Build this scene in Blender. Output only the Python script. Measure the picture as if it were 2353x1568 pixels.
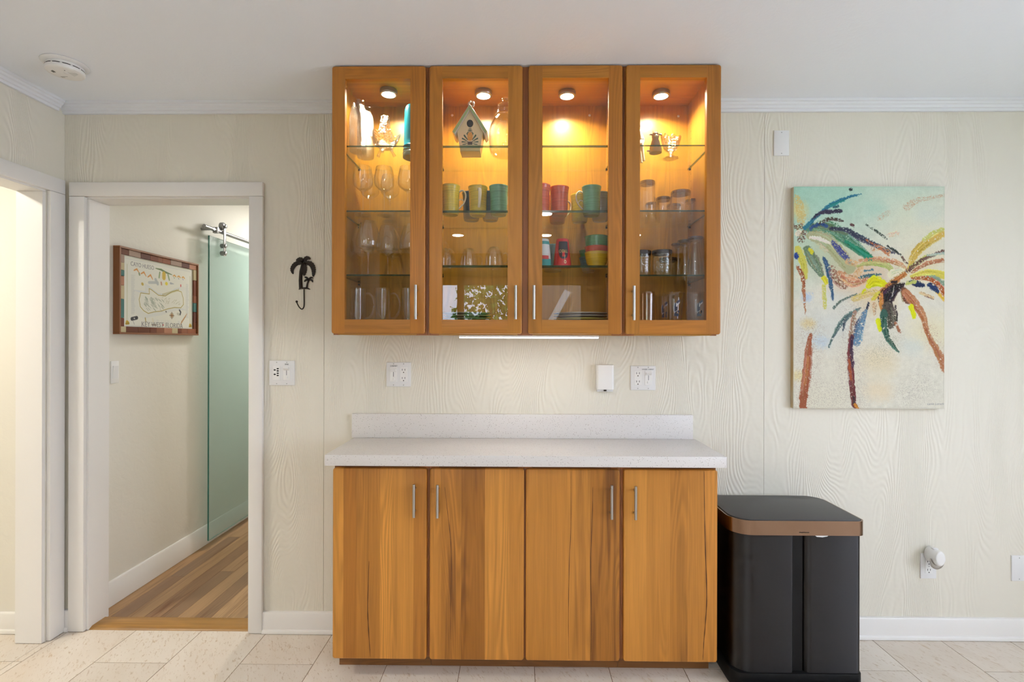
import bpy, bmesh, math, random
import numpy as np
from mathutils import Vector, Matrix
random.seed(7)
PI = math.pi
for o in list(bpy.data.objects):
    bpy.data.objects.remove(o)
S = bpy.context.scene
COL = S.collection

# ------------------------------------------------------------------ camera
F = 1176.5
CAM = Vector((0.0, -2.365, 1.3555))
YAW, ROLL = 0.0128, 0.0024
FW = Vector((-math.sin(YAW), math.cos(YAW), 0))
R0 = Vector((math.cos(YAW), math.sin(YAW), 0)); U0 = Vector((0, 0, 1))
RT = math.cos(ROLL) * R0 + math.sin(ROLL) * U0
UP = -math.sin(ROLL) * R0 + math.cos(ROLL) * U0
cd = bpy.data.cameras.new('camera'); cd.sensor_width = 36; cd.lens = 36 * F / 2353; cd.clip_start = 0.05
cam = bpy.data.objects.new('camera', cd); COL.objects.link(cam)
m = Matrix((RT, UP, -FW)).transposed().to_4x4(); m.translation = CAM
cam.matrix_world = m
S.camera = cam

# ------------------------------------------------------------------ world, exposure
SKY = 5.6
w = bpy.data.worlds.new('sky'); S.world = w; w.use_nodes = True
wn = w.node_tree.nodes; wl = w.node_tree.links
wn['Background'].inputs['Color'].default_value = (0.86, 0.965, 1.15, 1)
wn['Background'].inputs['Strength'].default_value = SKY
S.view_settings.view_transform = 'Standard'; S.view_settings.look = 'None'
S.view_settings.gamma = 1.0; S.view_settings.use_curve_mapping = False
S.view_settings.exposure = 0.50
S.cycles.transparent_max_bounces = 28
S.cycles.max_bounces = 6
S.cycles.sample_clamp_indirect = 5
S.cycles.use_light_tree = False; S.cycles.diffuse_bounces = 4; S.cycles.glossy_bounces = 3; S.cycles.transmission_bounces = 2
S.cycles.caustics_reflective = False; S.cycles.caustics_refractive = False
S.cycles.use_adaptive_sampling = True; S.cycles.adaptive_threshold = 0.07; S.cycles.adaptive_min_samples = 16

def light(name, kind, loc, power, color=(1, 1, 1), size=0.1, size_y=None, rot=(0, 0, 0), spread=PI, parent=None):
    d = bpy.data.lights.new(name, kind); d.energy = power; d.color = color
    if kind == 'AREA':
        d.shape = 'RECTANGLE' if size_y else 'DISK'; d.size = size
        if size_y: d.size_y = size_y
        d.spread = spread
    o = bpy.data.objects.new(name, d); COL.objects.link(o); o.location = loc; o.rotation_euler = rot
    if parent: attach(o, parent, loc)
    return o

# sun on the garden, coming over the roof from behind the cabinets
sd = bpy.data.lights.new('sun', 'SUN'); sd.energy = 9; sd.angle = 0.01; sd.color = (1, .95, .85)
so = bpy.data.objects.new('sun', sd); COL.objects.link(so); so.rotation_euler = (math.radians(-42), 0, math.radians(12))

# ------------------------------------------------------------------ pixel helpers (2353 x 1568 frame)
def ray(px, py): return RT * ((px - 1176.5) / F) + UP * ((784 - py) / F) + FW
def onY(px, py, Y): d = ray(px, py); return CAM + d * ((Y - CAM.y) / d.y)
def onX(px, py, X): d = ray(px, py); return CAM + d * ((X - CAM.x) / d.x)
def onZ(px, py, Z): d = ray(px, py); return CAM + d * ((Z - CAM.z) / d.z)

# ------------------------------------------------------------------ object helpers
ORG = {}
def worg(o): return ORG.get(o.name, Vector((0, 0, 0)))
def attach(o, parent, wloc):
    o.parent = parent; o.location = Vector(wloc) - worg(parent); ORG[o.name] = Vector(wloc)
def obj(name, me, mat=None, parent=None, loc=(0, 0, 0), color=None):
    o = bpy.data.objects.new(name, me); COL.objects.link(o)
    if mat is not None and not me.materials:
        for k in (mat if isinstance(mat, (list, tuple)) else [mat]): me.materials.append(k)
    if parent: attach(o, parent, loc)
    else: o.location = loc; ORG[o.name] = Vector(loc)
    if color: o.color = color
    return o
def tag(o, label=None, cat=None, group=None, kind=None):
    if label: o['label'] = label
    if cat: o['category'] = cat
    if group: o['group'] = group
    if kind: o['kind'] = kind
    return o
def thing(name, loc, label, cat, group=None, rotz=0):
    o = bpy.data.objects.new(name, None); COL.objects.link(o); o.location = loc; o.rotation_euler = (0, 0, rotz)
    o.empty_display_size = .02
    ORG[o.name] = Vector(loc)
    return tag(o, label, cat, group)
def struct(name, loc=(0, 0, 0), label=None):
    o = bpy.data.objects.new(name, None); COL.objects.link(o); o.location = loc; ORG[o.name] = Vector(loc)
    return tag(o, label, None, None, 'structure')
def part(name, me, mat, parent, color=None):        # part in the thing's own coordinates
    return obj(name, me, mat, parent, worg(parent), color)
def copy_tree(root, loc, label, group=None, rotz=0, recolor=None):
    r = root.copy(); COL.objects.link(r); r.location = loc; r.rotation_euler = (0, 0, rotz); ORG[r.name] = Vector(loc)
    r['label'] = label
    if group: r['group'] = group
    for ch in list(root.children):
        c = ch.copy(); COL.objects.link(c); c.parent = r
        if recolor: c.color = recolor
        for g in list(ch.children):
            d = g.copy(); COL.objects.link(d); d.parent = c
    return r

# ------------------------------------------------------------------ mesh helpers
def fin(bm, name='m', smooth=None):
    me = bpy.data.meshes.new(name); bm.normal_update(); bm.to_mesh(me); bm.free()
    if smooth:
        for p in me.polygons: p.use_smooth = True
        me.set_sharp_from_angle(angle=math.radians(smooth))
    return me
def bbox(bm, x0, x1, y0, y1, z0, z1):
    v = [bm.verts.new((x, y, z)) for x in (x0, x1) for y in (y0, y1) for z in (z0, z1)]
    for f in ((0, 1, 3, 2), (4, 6, 7, 5), (0, 4, 5, 1), (2, 3, 7, 6), (0, 2, 6, 4), (1, 5, 7, 3)):
        bm.faces.new([v[i] for i in f])
def box(x0, x1, y0, y1, z0, z1, bev=0, seg=2):
    bm = bmesh.new(); bbox(bm, x0, x1, y0, y1, z0, z1)
    if bev: bmesh.ops.bevel(bm, geom=list(bm.edges), offset=bev, segments=seg, affect='EDGES', profile=.5)
    return fin(bm, smooth=40 if bev else None)
def boxes(lst):
    bm = bmesh.new()
    for b in lst: bbox(bm, *b)
    return fin(bm)
def prism(poly, axis, a, b, bev=0):
    """extrude 2D polygon along axis ('x','y','z') from a to b. poly in the two other axes (in xyz order)."""
    bm = bmesh.new()
    def P(u, v, t):
        return {'x': (t, u, v), 'y': (u, t, v), 'z': (u, v, t)}[axis]
    A = [bm.verts.new(P(u, v, a)) for u, v in poly]; B = [bm.verts.new(P(u, v, b)) for u, v in poly]
    bm.faces.new(A); bm.faces.new(B[::-1])
    n = len(poly)
    for i in range(n): bm.faces.new((A[i], B[i], B[(i + 1) % n], A[(i + 1) % n]))
    bmesh.ops.recalc_face_normals(bm, faces=bm.faces)
    if bev:
        ed = [e for e in bm.edges if len(e.link_faces) == 2 and e.calc_face_angle(0) > .3]
        bmesh.ops.bevel(bm, geom=ed, offset=bev, segments=2, affect='EDGES', profile=.5)
    return fin(bm, smooth=35)
def lathe(prof, seg=40, smooth=50, arc=None):
    vs, fs = [], []
    rings = []
    for r, z in prof:
        if r < 1e-6: rings.append([len(vs)]); vs.append((0, 0, z))
        else:
            rings.append(list(range(len(vs), len(vs) + seg)))
            for k in range(seg):
                a = 2 * PI * k / seg; vs.append((r * math.cos(a), r * math.sin(a), z))
    for A, B in zip(rings, rings[1:]):
        for k in range(seg):
            k2 = (k + 1) % seg
            if len(A) == 1 and len(B) == 1: continue
            if len(A) == 1: fs.append((A[0], B[k2], B[k]))
            elif len(B) == 1: fs.append((A[k], A[k2], B[0]))
            else: fs.append((A[k], A[k2], B[k2], B[k]))
    me = bpy.data.meshes.new('lathe'); me.from_pydata(vs, [], fs)
    for p in me.polygons: p.use_smooth = True
    me.set_sharp_from_angle(angle=math.radians(smooth))
    return me
def smoothpath(pts, n=6):
    pts = [Vector(p) for p in pts]; out = []
    for i in range(len(pts) - 1):
        p0 = pts[max(i - 1, 0)]; p1 = pts[i]; p2 = pts[i + 1]; p3 = pts[min(i + 2, len(pts) - 1)]
        for k in range(n):
            t = k / n
            out.append(.5 * ((2 * p1) + (p2 - p0) * t + (2 * p0 - 5 * p1 + 4 * p2 - p3) * t * t + (3 * p1 - p0 - 3 * p2 + p3) * t ** 3))
    out.append(pts[-1]); return out
def tube(path, r, seg=10, sx=1.0, ref=(0, 0, 1), caps=True):
    """sweep; r scalar or list; sx widens along the sideways axis."""
    path = [Vector(p) for p in path]; n = len(path)
    if not isinstance(r, (list, tuple)): r = [r] * n
    elif len(r) != n:
        r = list(np.interp(np.linspace(0, 1, n), np.linspace(0, 1, len(r)), r))
    vs, fs = [], []
    ref = Vector(ref)
    for i, p in enumerate(path):
        t = (path[min(i + 1, n - 1)] - path[max(i - 1, 0)]).normalized()
        u = t.cross(ref)
        if u.length < 1e-4: u = t.cross(Vector((1, .3, 0)))
        u.normalize(); v = u.cross(t)
        for k in range(seg):
            a = 2 * PI * k / seg
            vs.append(p + u * (math.cos(a) * r[i] * sx) + v * (math.sin(a) * r[i]))
    for i in range(n - 1):
        for k in range(seg):
            k2 = (k + 1) % seg
            fs.append((i * seg + k, i * seg + k2, (i + 1) * seg + k2, (i + 1) * seg + k))
    if caps:
        fs.append(tuple(range(seg))[::-1]); fs.append(tuple((n - 1) * seg + k for k in range(seg)))
    me = bpy.data.meshes.new('tube'); me.from_pydata([tuple(v) for v in vs], [], fs)
    for p in me.polygons: p.use_smooth = True
    me.set_sharp_from_angle(angle=math.radians(50))
    return me
def xform(me, mat4): me.transform(mat4); return me
def join(*mes):
    bm = bmesh.new()
    for me in mes: bm.from_mesh(me)
    for me in mes: bpy.data.meshes.remove(me)
    return fin(bm, smooth=45)
def slab_slices(x0, x1, y0, y1, z0, z1, pieces, rad, corner):
    """rounded door slab (front at y0) cut into pieces given as (xa, xb, za, zb); None = uncut."""
    bm0 = bmesh.new(); bbox(bm0, x0, x1, y0, y1, z0, z1)
    ve = [e for e in bm0.edges if abs(e.verts[0].co.y - e.verts[1].co.y) > 1e-5]
    bmesh.ops.bevel(bm0, geom=ve, offset=corner, segments=4, affect='EDGES', profile=.5)
    fe = [e for e in bm0.edges if all(abs(v.co.y - y0) < 1e-6 for v in e.verts)]
    bmesh.ops.bevel(bm0, geom=fe, offset=rad, segments=3, affect='EDGES', profile=.5)
    out = []
    for xa, xb, za, zb in pieces:
        bm = bm0.copy()
        for val, no in ((xa, (-1, 0, 0)), (xb, (1, 0, 0)), (za, (0, 0, -1)), (zb, (0, 0, 1))):
            if val is None: continue
            co = (val, 0, 0) if no[0] else (0, 0, val)
            g = bmesh.ops.bisect_plane(bm, geom=list(bm.verts) + list(bm.edges) + list(bm.faces), plane_co=co, plane_no=no, clear_outer=True, dist=1e-6)
            ed = [e for e in bm.edges if e.is_boundary]
            if ed: bmesh.ops.holes_fill(bm, edges=ed)
        bmesh.ops.recalc_face_normals(bm, faces=bm.faces)
        out.append(fin(bm, smooth=30))
    bm0.free(); return out
def text(name, body, size, mtx, mat, parent, ext=.0003, align='CENTER', shear=0, sx=1.0, spacing=1.0):
    c = bpy.data.curves.new('t', 'FONT'); c.body = body; c.size = size; c.extrude = ext; c.align_x = align; c.align_y = 'CENTER'
    c.shear = shear; c.space_character = spacing; c.resolution_u = 3
    o = bpy.data.objects.new('t', c); COL.objects.link(o)
    bpy.context.view_layer.update()
    me = bpy.data.meshes.new_from_object(o.evaluated_get(bpy.context.evaluated_depsgraph_get()))
    bpy.data.objects.remove(o); bpy.data.curves.remove(c)
    me.transform(Matrix.Scale(sx, 4, (1, 0, 0))); me.transform(mtx)
    me.materials.clear()
    return obj(name, me, mat, parent)
FACE = Matrix.Rotation(PI / 2, 4, 'X')                      # text facing -Y
FACEX = Matrix.Rotation(PI / 2, 4, 'Z') @ FACE              # text facing +X
def TR(*v): return Matrix.Translation(Vector(v))

# ------------------------------------------------------------------ materials
def lin(c): return tuple(((x / 255) / 12.92 if x / 255 <= .04045 else ((x / 255 + .055) / 1.055) ** 2.4) for x in c)
class NT:
    def __init__(s, name):
        s.m = bpy.data.materials.new(name); s.m.use_nodes = True; s.t = s.m.node_tree; s.n = s.t.nodes; s.l = s.t.links
        s.b = s.n['Principled BSDF']; s.out = s.n['Material Output']
    def new(s, ty, **kw):
        nd = s.n.new('ShaderNode' + ty)
        for k, v in kw.items(): setattr(nd, k, v)
        return nd
    def put(s, sock, v):
        if isinstance(v, bpy.types.NodeSocket): s.l.new(v, sock)
        elif v is not None: sock.default_value = v
    def math(s, op, a, b=None, c=None, clamp=False):
        nd = s.new('Math', operation=op); nd.use_clamp = clamp
        s.put(nd.inputs[0], a); s.put(nd.inputs[1], b)
        if c is not None: s.put(nd.inputs[2], c)
        return nd.outputs[0]
    def noise(s, vec, scale, detail=2, rough=.5, dist=0, w=None):
        nd = s.new('TexNoise', noise_dimensions='4D' if w is not None else '3D')
        s.put(nd.inputs['Vector'], vec); nd.inputs['Scale'].default_value = scale; nd.inputs['Detail'].default_value = detail
        nd.inputs['Roughness'].default_value = rough; nd.inputs['Distortion'].default_value = dist
        if w is not None: s.put(nd.inputs['W'], w)
        return nd.outputs[0]
    def scale(s, vec, sc):
        nd = s.new('VectorMath', operation='MULTIPLY'); s.put(nd.inputs[0], vec); nd.inputs[1].default_value = sc; return nd.outputs[0]
    def ramp(s, v, a, b, lo=0., hi=1.):
        nd = s.new('MapRange'); s.put(nd.inputs[0], v); nd.inputs[1].default_value = a; nd.inputs[2].default_value = b
        nd.inputs[3].default_value = lo; nd.inputs[4].default_value = hi; return nd.outputs[0]
    def mix(s, f, a, b, mode='MIX'):
        nd = s.new('Mix', data_type='RGBA', blend_type=mode); s.put(nd.inputs[0], f)
        s.put(nd.inputs[6], a if not isinstance(a, tuple) else a + (1,) * (4 - len(a))); s.put(nd.inputs[7], b if not isinstance(b, tuple) else b + (1,) * (4 - len(b)))
        return nd.outputs[2]
    def mulc(s, col, v):
        nd = s.new('VectorMath', operation='SCALE'); s.put(nd.inputs[0], col); s.put(nd.inputs['Scale'], v); return nd.outputs[0]
    def bump(s, h, strength=.3, dist=.002):
        nd = s.new('Bump'); s.put(nd.inputs['Height'], h); nd.inputs['Strength'].default_value = strength; nd.inputs['Distance'].default_value = dist
        s.l.new(nd.outputs[0], s.b.inputs['Normal']); return nd.outputs[0]
    def oc(s): return s.new('TexCoord').outputs['Object']
def plain(name, col, rough=.5, metal=0, spec=.5, coat=0, trans=0, emit=None, estr=0):
    t = NT(name); t.b.inputs['Base Color'].default_value = tuple(col) + (1,)
    t.b.inputs['Roughness'].default_value = rough; t.b.inputs['Metallic'].default_value = metal
    t.b.inputs['Specular IOR Level'].default_value = spec; t.b.inputs['Coat Weight'].default_value = coat
    if emit: t.b.inputs['Emission Color'].default_value = tuple(emit) + (1,); t.b.inputs['Emission Strength'].default_value = estr
    return t.m
def wood(name, axis='z', rough=.36, contrast=1.0):
    """colour comes from the object colour (board tone); alpha = amount of dark heartwood streaks"""
    t = NT(name); oc = t.oc(); oi = t.new('ObjectInfo')
    W = t.math('MULTIPLY', oi.outputs['Random'], 60)
    sc = {'z': (1, 1, .10), 'x': (.10, 1, 1), 'y': (1, .10, 1)}[axis]
    v = t.scale(oc, sc)
    n1 = t.noise(v, 7, 2, .5, .35, W)
    ring = t.math('SINE', t.math('MULTIPLY', n1, 130))
    ringm = t.ramp(t.noise(v, 9, 1, .5, 0, t.math('ADD', W, 9)), .42, .62)
    fine = t.noise(t.scale(oc, {'z': (1, 1, .02), 'x': (.02, 1, 1), 'y': (1, .02, 1)}[axis]), 240, 3, .6, 0, W)
    mid = t.noise(t.scale(oc, {'z': (1, 1, .04), 'x': (.04, 1, 1), 'y': (1, .04, 1)}[axis]), 45, 2, .5, .2, W)
    k = t.math('ADD', .54, t.math('ADD', t.math('MULTIPLY', fine, .52 * contrast), t.math('MULTIPLY', mid, .42 * contrast)))
    k = t.math('ADD', k, t.math('MULTIPLY', t.math('MULTIPLY', ring, ringm), .14 * contrast))
    col = t.mulc(oi.outputs['Color'], k)
    st = t.noise(t.scale(oc, {'z': (1, 1, .045), 'x': (.045, 1, 1), 'y': (1, .045, 1)}[axis]), 24, 3, .6, .6, t.math('ADD', W, 3))
    stm = t.math('MULTIPLY', t.ramp(st, .54, .66), oi.outputs['Alpha'])
    col = t.mix(t.math('MULTIPLY', stm, .85), col, (.150, .052, .012))
    t.l.new(col, t.b.inputs['Base Color']); t.b.inputs['Roughness'].default_value = rough
    t.b.inputs['Specular IOR Level'].default_value = .45
    t.bump(fine, .12, .0006)
    return t.m
def thin_glass(name, tint=(1, 1, 1), base=.04, edge=.9, power=5, rough=0.0, gl=(1, 1, 1), bumpv=None):
    t = NT(name); t.n.remove(t.b)
    tr = t.new('BsdfTransparent'); tr.inputs[0].default_value = tuple(tint) + (1,)
    g = t.new('BsdfGlossy'); g.inputs['Roughness'].default_value = rough; g.inputs['Color'].default_value = tuple(gl) + (1,)
    lw = t.new('LayerWeight'); lw.inputs['Blend'].default_value = .5
    f = t.math('ADD', base, t.math('MULTIPLY', t.math('POWER', lw.outputs['Facing'], power), edge), clamp=True)
    if bumpv:
        vo = t.new('TexVoronoi'); t.l.new(t.oc(), vo.inputs['Vector']); vo.inputs['Scale'].default_value = bumpv[0]
        bp = t.new('Bump'); bp.inputs['Strength'].default_value = bumpv[1]; bp.inputs['Distance'].default_value = .004
        t.l.new(vo.outputs['Distance'], bp.inputs['Height']); t.l.new(bp.outputs[0], g.inputs['Normal']); t.l.new(bp.outputs[0], lw.inputs['Normal'])
    mx = t.new('MixShader'); t.put(mx.inputs[0], f); t.l.new(tr.outputs[0], mx.inputs[1]); t.l.new(g.outputs[0], mx.inputs[2])
    t.l.new(mx.outputs[0], t.out.inputs['Surface']); return t.m
def vcol(name, rough=.8, bumpsc=None):
    t = NT(name); a = t.new('VertexColor', layer_name='Col'); t.l.new(a.outputs['Color'], t.b.inputs['Base Color']); t.b.inputs['Roughness'].default_value = rough
    t.b.inputs['Specular IOR Level'].default_value = .2
    if bumpsc:
        t.bump(t.noise(t.oc(), bumpsc, 2), .3, .001)
    return t.m
def objcol(name, rough=.5, spec=.5, coat=0, rings=0):
    t = NT(name); oi = t.new('ObjectInfo'); t.l.new(oi.outputs['Color'], t.b.inputs['Base Color'])
    t.b.inputs['Roughness'].default_value = rough; t.b.inputs['Specular IOR Level'].default_value = spec; t.b.inputs['Coat Weight'].default_value = coat
    if rings:
        sp = t.new('SeparateXYZ'); t.l.new(t.oc(), sp.inputs[0])
        n = t.noise(t.scale(t.oc(), (.3, .3, 9)), 40, 1)
        col = t.mulc(oi.outputs['Color'], t.ramp(n, .3, .7, .82, 1.12)); t.l.new(col, t.b.inputs['Base Color'])
        t.bump(t.math('SINE', t.math('MULTIPLY', sp.outputs[2], rings)), .10, .0010)
    return t.m

# wall: cream paint over embossed wood-grain panelling
def wall_mat(name, col, ax=0, emboss=1.0):
    t = NT(name); oc = t.oc(); sp = t.new('SeparateXYZ'); t.l.new(oc, sp.inputs[0])
    v = t.scale(oc, (2.6, 2.6, .62))
    n = t.noise(v, 1.7, 1, .45, 0)
    ph = t.math('ADD', t.math('MULTIPLY', n, 290), t.math('MULTIPLY', sp.outputs[ax], 320))
    j = t.noise(t.scale(oc, (1, 1, .25)), 30, 0, .5)
    ph = t.math('ADD', ph, t.math('MULTIPLY', j, 6))
    h = t.math('SINE', ph)
    mask = t.ramp(t.noise(t.scale(oc, (3, 3, 1.2)), 1.6, 0), .36, .62, .15, 1.0)
    h = t.math('MULTIPLY', h, mask)
    big = t.noise(oc, 60, 0)
    t.bump(t.math('ADD', h, t.math('MULTIPLY', big, .6)), .30 * emboss, .0022)
    tone = t.ramp(t.noise(t.scale(oc, (1, 1, .4)), 1.3, 2), .3, .7, .97, 1.02)
    cc = t.new('RGB'); cc.outputs[0].default_value = tuple(col) + (1,)
    t.l.new(t.mulc(cc.outputs[0], tone), t.b.inputs['Base Color'])
    t.b.inputs['Roughness'].default_value = .5; t.b.inputs['Specular IOR Level'].default_value = .35
    return t.m
CREAM = (.785, .748, .648)
M = {}
M['wall'] = wall_mat('embossed_cream_paint', CREAM, 0)
M['wall_side'] = wall_mat('embossed_cream_paint_side', CREAM, 1)
t = NT('smooth_cream_plaster'); t.b.inputs['Base Color'].default_value = (.80, .775, .70, 1); t.b.inputs['Roughness'].default_value = .6
t.bump(t.noise(t.oc(), 22, 4, .6, .6), .35, .004); M['plaster'] = t.m
t = NT('ceiling_paint'); t.b.inputs['Base Color'].default_value = (.88, .92, .985, 1); t.b.inputs['Roughness'].default_value = .7
t.bump(t.noise(t.oc(), 35, 4, .6, 1.0), .25, .003); M['ceiling'] = t.m
M['trim'] = plain('white_trim_paint', (.84, .82, .79), .38)
M['crown'] = plain('crown_paint', (.80, .82, .86), .45)
M['plate'] = plain('white_plastic', (.80, .80, .80), .32)
M['plate2'] = plain('white_plastic_warm', (.86, .855, .84), .3)
M['black'] = plain('black_plastic', (.006, .006, .0065), .5, spec=.25)
M['grey'] = plain('grey_print', (.25, .25, .26), .6)
M['screw'] = plain('screw_grey', (.42, .42, .42), .4)
M['iron'] = plain('dark_bronze_iron', (.022, .015, .012), .5, .3)
M['steel'] = plain('brushed_steel', (.47, .455, .44), .30, 1)
M['chrome'] = plain('satin_chrome', (.36, .36, .37), .3, 1)
M['wood'] = wood('cabinet_wood', 'z'); M['woodh'] = wood('cabinet_wood_cross', 'x', contrast=.6); M['woodf'] = wood('frame_stile_wood', 'z', contrast=.6)
M['plank'] = wood('plank_wood', 'y', .33, .75)
M['glass'] = thin_glass('door_glass', (1, 1, 1), .032, .9, 5)
M['shelfglass'] = thin_glass('shelf_glass', (.93, .97, .94), .04, .8, 5)
t = NT('shelf_glass_edge'); t.b.inputs['Base Color'].default_value = (.022, .060, .038, 1); t.b.inputs['Roughness'].default_value = .12
tr = t.new('BsdfTransparent'); tr.inputs[0].default_value = (.30, .48, .33, 1); mx = t.new('MixShader'); mx.inputs[0].default_value = .55
t.l.new(tr.outputs[0], mx.inputs[1]); t.l.new(t.b.outputs[0], mx.inputs[2]); t.l.new(mx.outputs[0], t.out.inputs['Surface']); M['shelfedge'] = t.m
M['ware'] = thin_glass('clear_glassware', (.98, .985, .98), .045, 1.0, 2.7, .0)
M['warethick'] = thin_glass('thick_glassware', (.98, .985, .98), .055, 1.0, 2.8, .01)
M['rimdark'] = thin_glass('thick_glass_base', (.50, .47, .42), .10, .7, 2, .05)
M['crystal'] = thin_glass('cut_crystal', (.95, .94, .92), .16, .9, 1.6, .06, bumpv=(120, 1.0))
M['textglass'] = thin_glass('frosted_bubble_glass', (.90, .89, .86), .06, .5, 2.0, .24, bumpv=(260, .8))
M['bluerim'] = thin_glass('cobalt_glass_rim', (.025, .018, .12), .05, .45, 2.5, .05)
M['seedy'] = thin_glass('seeded_glass', (.93, .95, .91), .06, .8, 2.4, .04, bumpv=(160, .18))
M['amber'] = thin_glass('amber_ribbed_glass', (.90, .82, .72), .07, .8, 2.0, .05)
M['cupplastic'] = thin_glass('clear_plastic_cup', (.95, .95, .965), .04, .7, 2.8, .08)
M['ceramic'] = objcol('glazed_ceramic', .13, .5, .3, 700)
M['bowl'] = objcol('glazed_bowl', .12, .5, .4, 900)
M['glaze'] = objcol('plain_glaze', .18, .5, .2)
M['handlew'] = plain('pale_glaze', (.80, .74, .62), .2)
M['print'] = vcol('printed_ink', .45)
M['lens'] = plain('lamp_lens', (1, 1, 1), .4, emit=(1, .93, .82), estr=38)
M['ledlens'] = plain('led_bar_lens', (1, 1, 1), .4, emit=(1, .97, .92), estr=7)
M['canlens'] = plain('recessed_lens', (1, 1, 1), .4, emit=(1, .95, .88), estr=22)
# quartz worktop
t = NT('speckled_quartz'); oc = t.oc()
vo = t.new('TexVoronoi'); t.l.new(oc, vo.inputs['Vector']); vo.inputs['Scale'].default_value = 260
gate = t.math('LESS_THAN', vo.outputs['Distance'], .30)
sel = t.new('SeparateColor'); t.l.new(vo.outputs['Color'], sel.inputs[0])
dots = t.math('MULTIPLY', gate, t.math('LESS_THAN', sel.outputs[0], .13))
vo2 = t.new('TexVoronoi'); t.l.new(oc, vo2.inputs['Vector']); vo2.inputs['Scale'].default_value = 420
s2 = t.new('SeparateColor'); t.l.new(vo2.outputs['Color'], s2.inputs[0])
d2 = t.math('MULTIPLY', t.math('LESS_THAN', vo2.outputs['Distance'], .3), t.math('LESS_THAN', s2.outputs[0], .16))
c = t.mix(d2, (.75, .72, .70), (.56, .53, .51)); c = t.mix(dots, c, (.26, .22, .19))
t.l.new(c, t.b.inputs['Base Color']); t.b.inputs['Roughness'].default_value = .33; M['quartz'] = t.m
# limestone-look tile
t = NT('limestone_tile'); oc = t.oc(); oi = t.new('ObjectInfo'); W = t.math('MULTIPLY', oi.outputs['Random'], 40)
v = t.scale(oc, (1, .42, 1))
rot = t.new('VectorRotate', rotation_type='Z_AXIS'); t.l.new(oc, rot.inputs['Vector']); rot.inputs['Angle'].default_value = -.5
v = t.scale(rot.outputs[0], (1, .3, 1))
cloud = t.noise(v, 6, 3, .55, .3, W)
fleck = t.noise(v, 120, 3, .65, .6, W)
fl2 = t.noise(v, 62, 3, .6, .9, t.math('ADD', W, 5))
c = t.mix(t.ramp(cloud, .3, .7), (.70, .605, .505), (.79, .72, .635))
c = t.mix(t.ramp(fleck, .57, .68, 0, .65), c, (.46, .33, .20))
c = t.mix(t.ramp(fl2, .60, .72, 0, .6), c, (.52, .36, .20))
c = t.mulc(c, t.ramp(oi.outputs['Random'], 0, 1, .94, 1.04))
t.l.new(c, t.b.inputs['Base Color']); t.b.inputs['Roughness'].default_value = .45; t.b.inputs['Specular IOR Level'].default_value = .35; M['tile'] = t.m
M['grout'] = plain('grout', (.22, .13, .06), .9)
# brushed dark steel
t = NT('brushed_black_steel'); oc = t.oc(); n = t.noise(t.scale(oc, (1, 1, 60)), 9, 2, .5)
t.b.inputs['Base Color'].default_value = (.058, .056, .057, 1); t.b.inputs['Metallic'].default_value = 1.0
t.put(t.b.inputs['Roughness'], t.ramp(n, .2, .8, .42, .48)); t.b.inputs['Anisotropic'].default_value = .92; t.b.inputs['Anisotropic Rotation'].default_value = .25
tg = t.new('Tangent', direction_type='RADIAL', axis='Z'); t.l.new(tg.outputs[0], t.b.inputs['Tangent']); M['binsteel'] = t.m
M['binlid'] = plain('lid_plastic', (.055, .055, .057), .42)
M['rim'] = plain('steel_with_wood_reflection', (.27, .175, .12), .09, 1)  # steel rim; brown reflection of kitchen wood put into its base colour
M['bag'] = plain('white_bag', (.8, .8, .8), .5)
# sliding door glass
t = NT('rain_glass'); t.n.remove(t.b)
tr = t.new('BsdfTransparent'); tr.inputs[0].default_value = (.90, .965, .955, 1)
df = t.new('BsdfTranslucent'); df.inputs[0].default_value = (.72, .86, .85, 1)
d2 = t.new('BsdfDiffuse'); d2.inputs[0].default_value = (.66, .78, .77, 1)
g = t.new('BsdfGlossy'); g.inputs['Roughness'].default_value = .25
bp = t.new('Bump'); bp.inputs['Strength'].default_value = .8; bp.inputs['Distance'].default_value = .003
t.l.new(t.noise(t.scale(t.oc(), (1, 1, .55)), 130, 2), bp.inputs['Height'])
for q in (df, d2, g): t.l.new(bp.outputs[0], q.inputs['Normal'])
m1 = t.new('MixShader'); m1.inputs[0].default_value = .5; t.l.new(df.outputs[0], m1.inputs[1]); t.l.new(d2.outputs[0], m1.inputs[2])
m2 = t.new('MixShader'); m2.inputs[0].default_value = .30; t.l.new(tr.outputs[0], m2.inputs[1]); t.l.new(m1.outputs[0], m2.inputs[2])
m3 = t.new('MixShader'); m3.inputs[0].default_value = .08; t.l.new(m2.outputs[0], m3.inputs[1]); t.l.new(g.outputs[0], m3.inputs[2])
t.l.new(m3.outputs[0], t.out.inputs['Surface']); M['rain'] = t.m
M['rainedge'] = plain('green_glass_edge', (.05, .22, .18), .2)
M['framewood'] = plain('frame_wood', (.23, .085, .028), .45)
M['mosaic'] = objcol('painted_mosaic', .6, .3)
t = NT('leaf'); oi = t.new('ObjectInfo'); t.l.new(t.mix(t.ramp(t.noise(t.oc(), 9, 1), .3, .7), (.04, .20, .03), (.13, .42, .08)), t.b.inputs['Base Color']); t.b.inputs['Roughness'].default_value = .6; M['leaf'] = t.m
M['bark'] = plain('bark', (.10, .07, .045), .9)
M['lawn'] = plain('lawn', (.10, .16, .05), .9)

WOODC = (.545, .230, .038)
def wc(f=1.0, a=.3, warm=0.0):
    return (WOODC[0] * f, WOODC[1] * f * (1 - .10 * warm), WOODC[2] * f * (1 - .25 * warm), a)

# ================================================================== SETTING
XL, XR, YB, ZC = -2.122, 3.4, -4.7, 2.455
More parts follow.
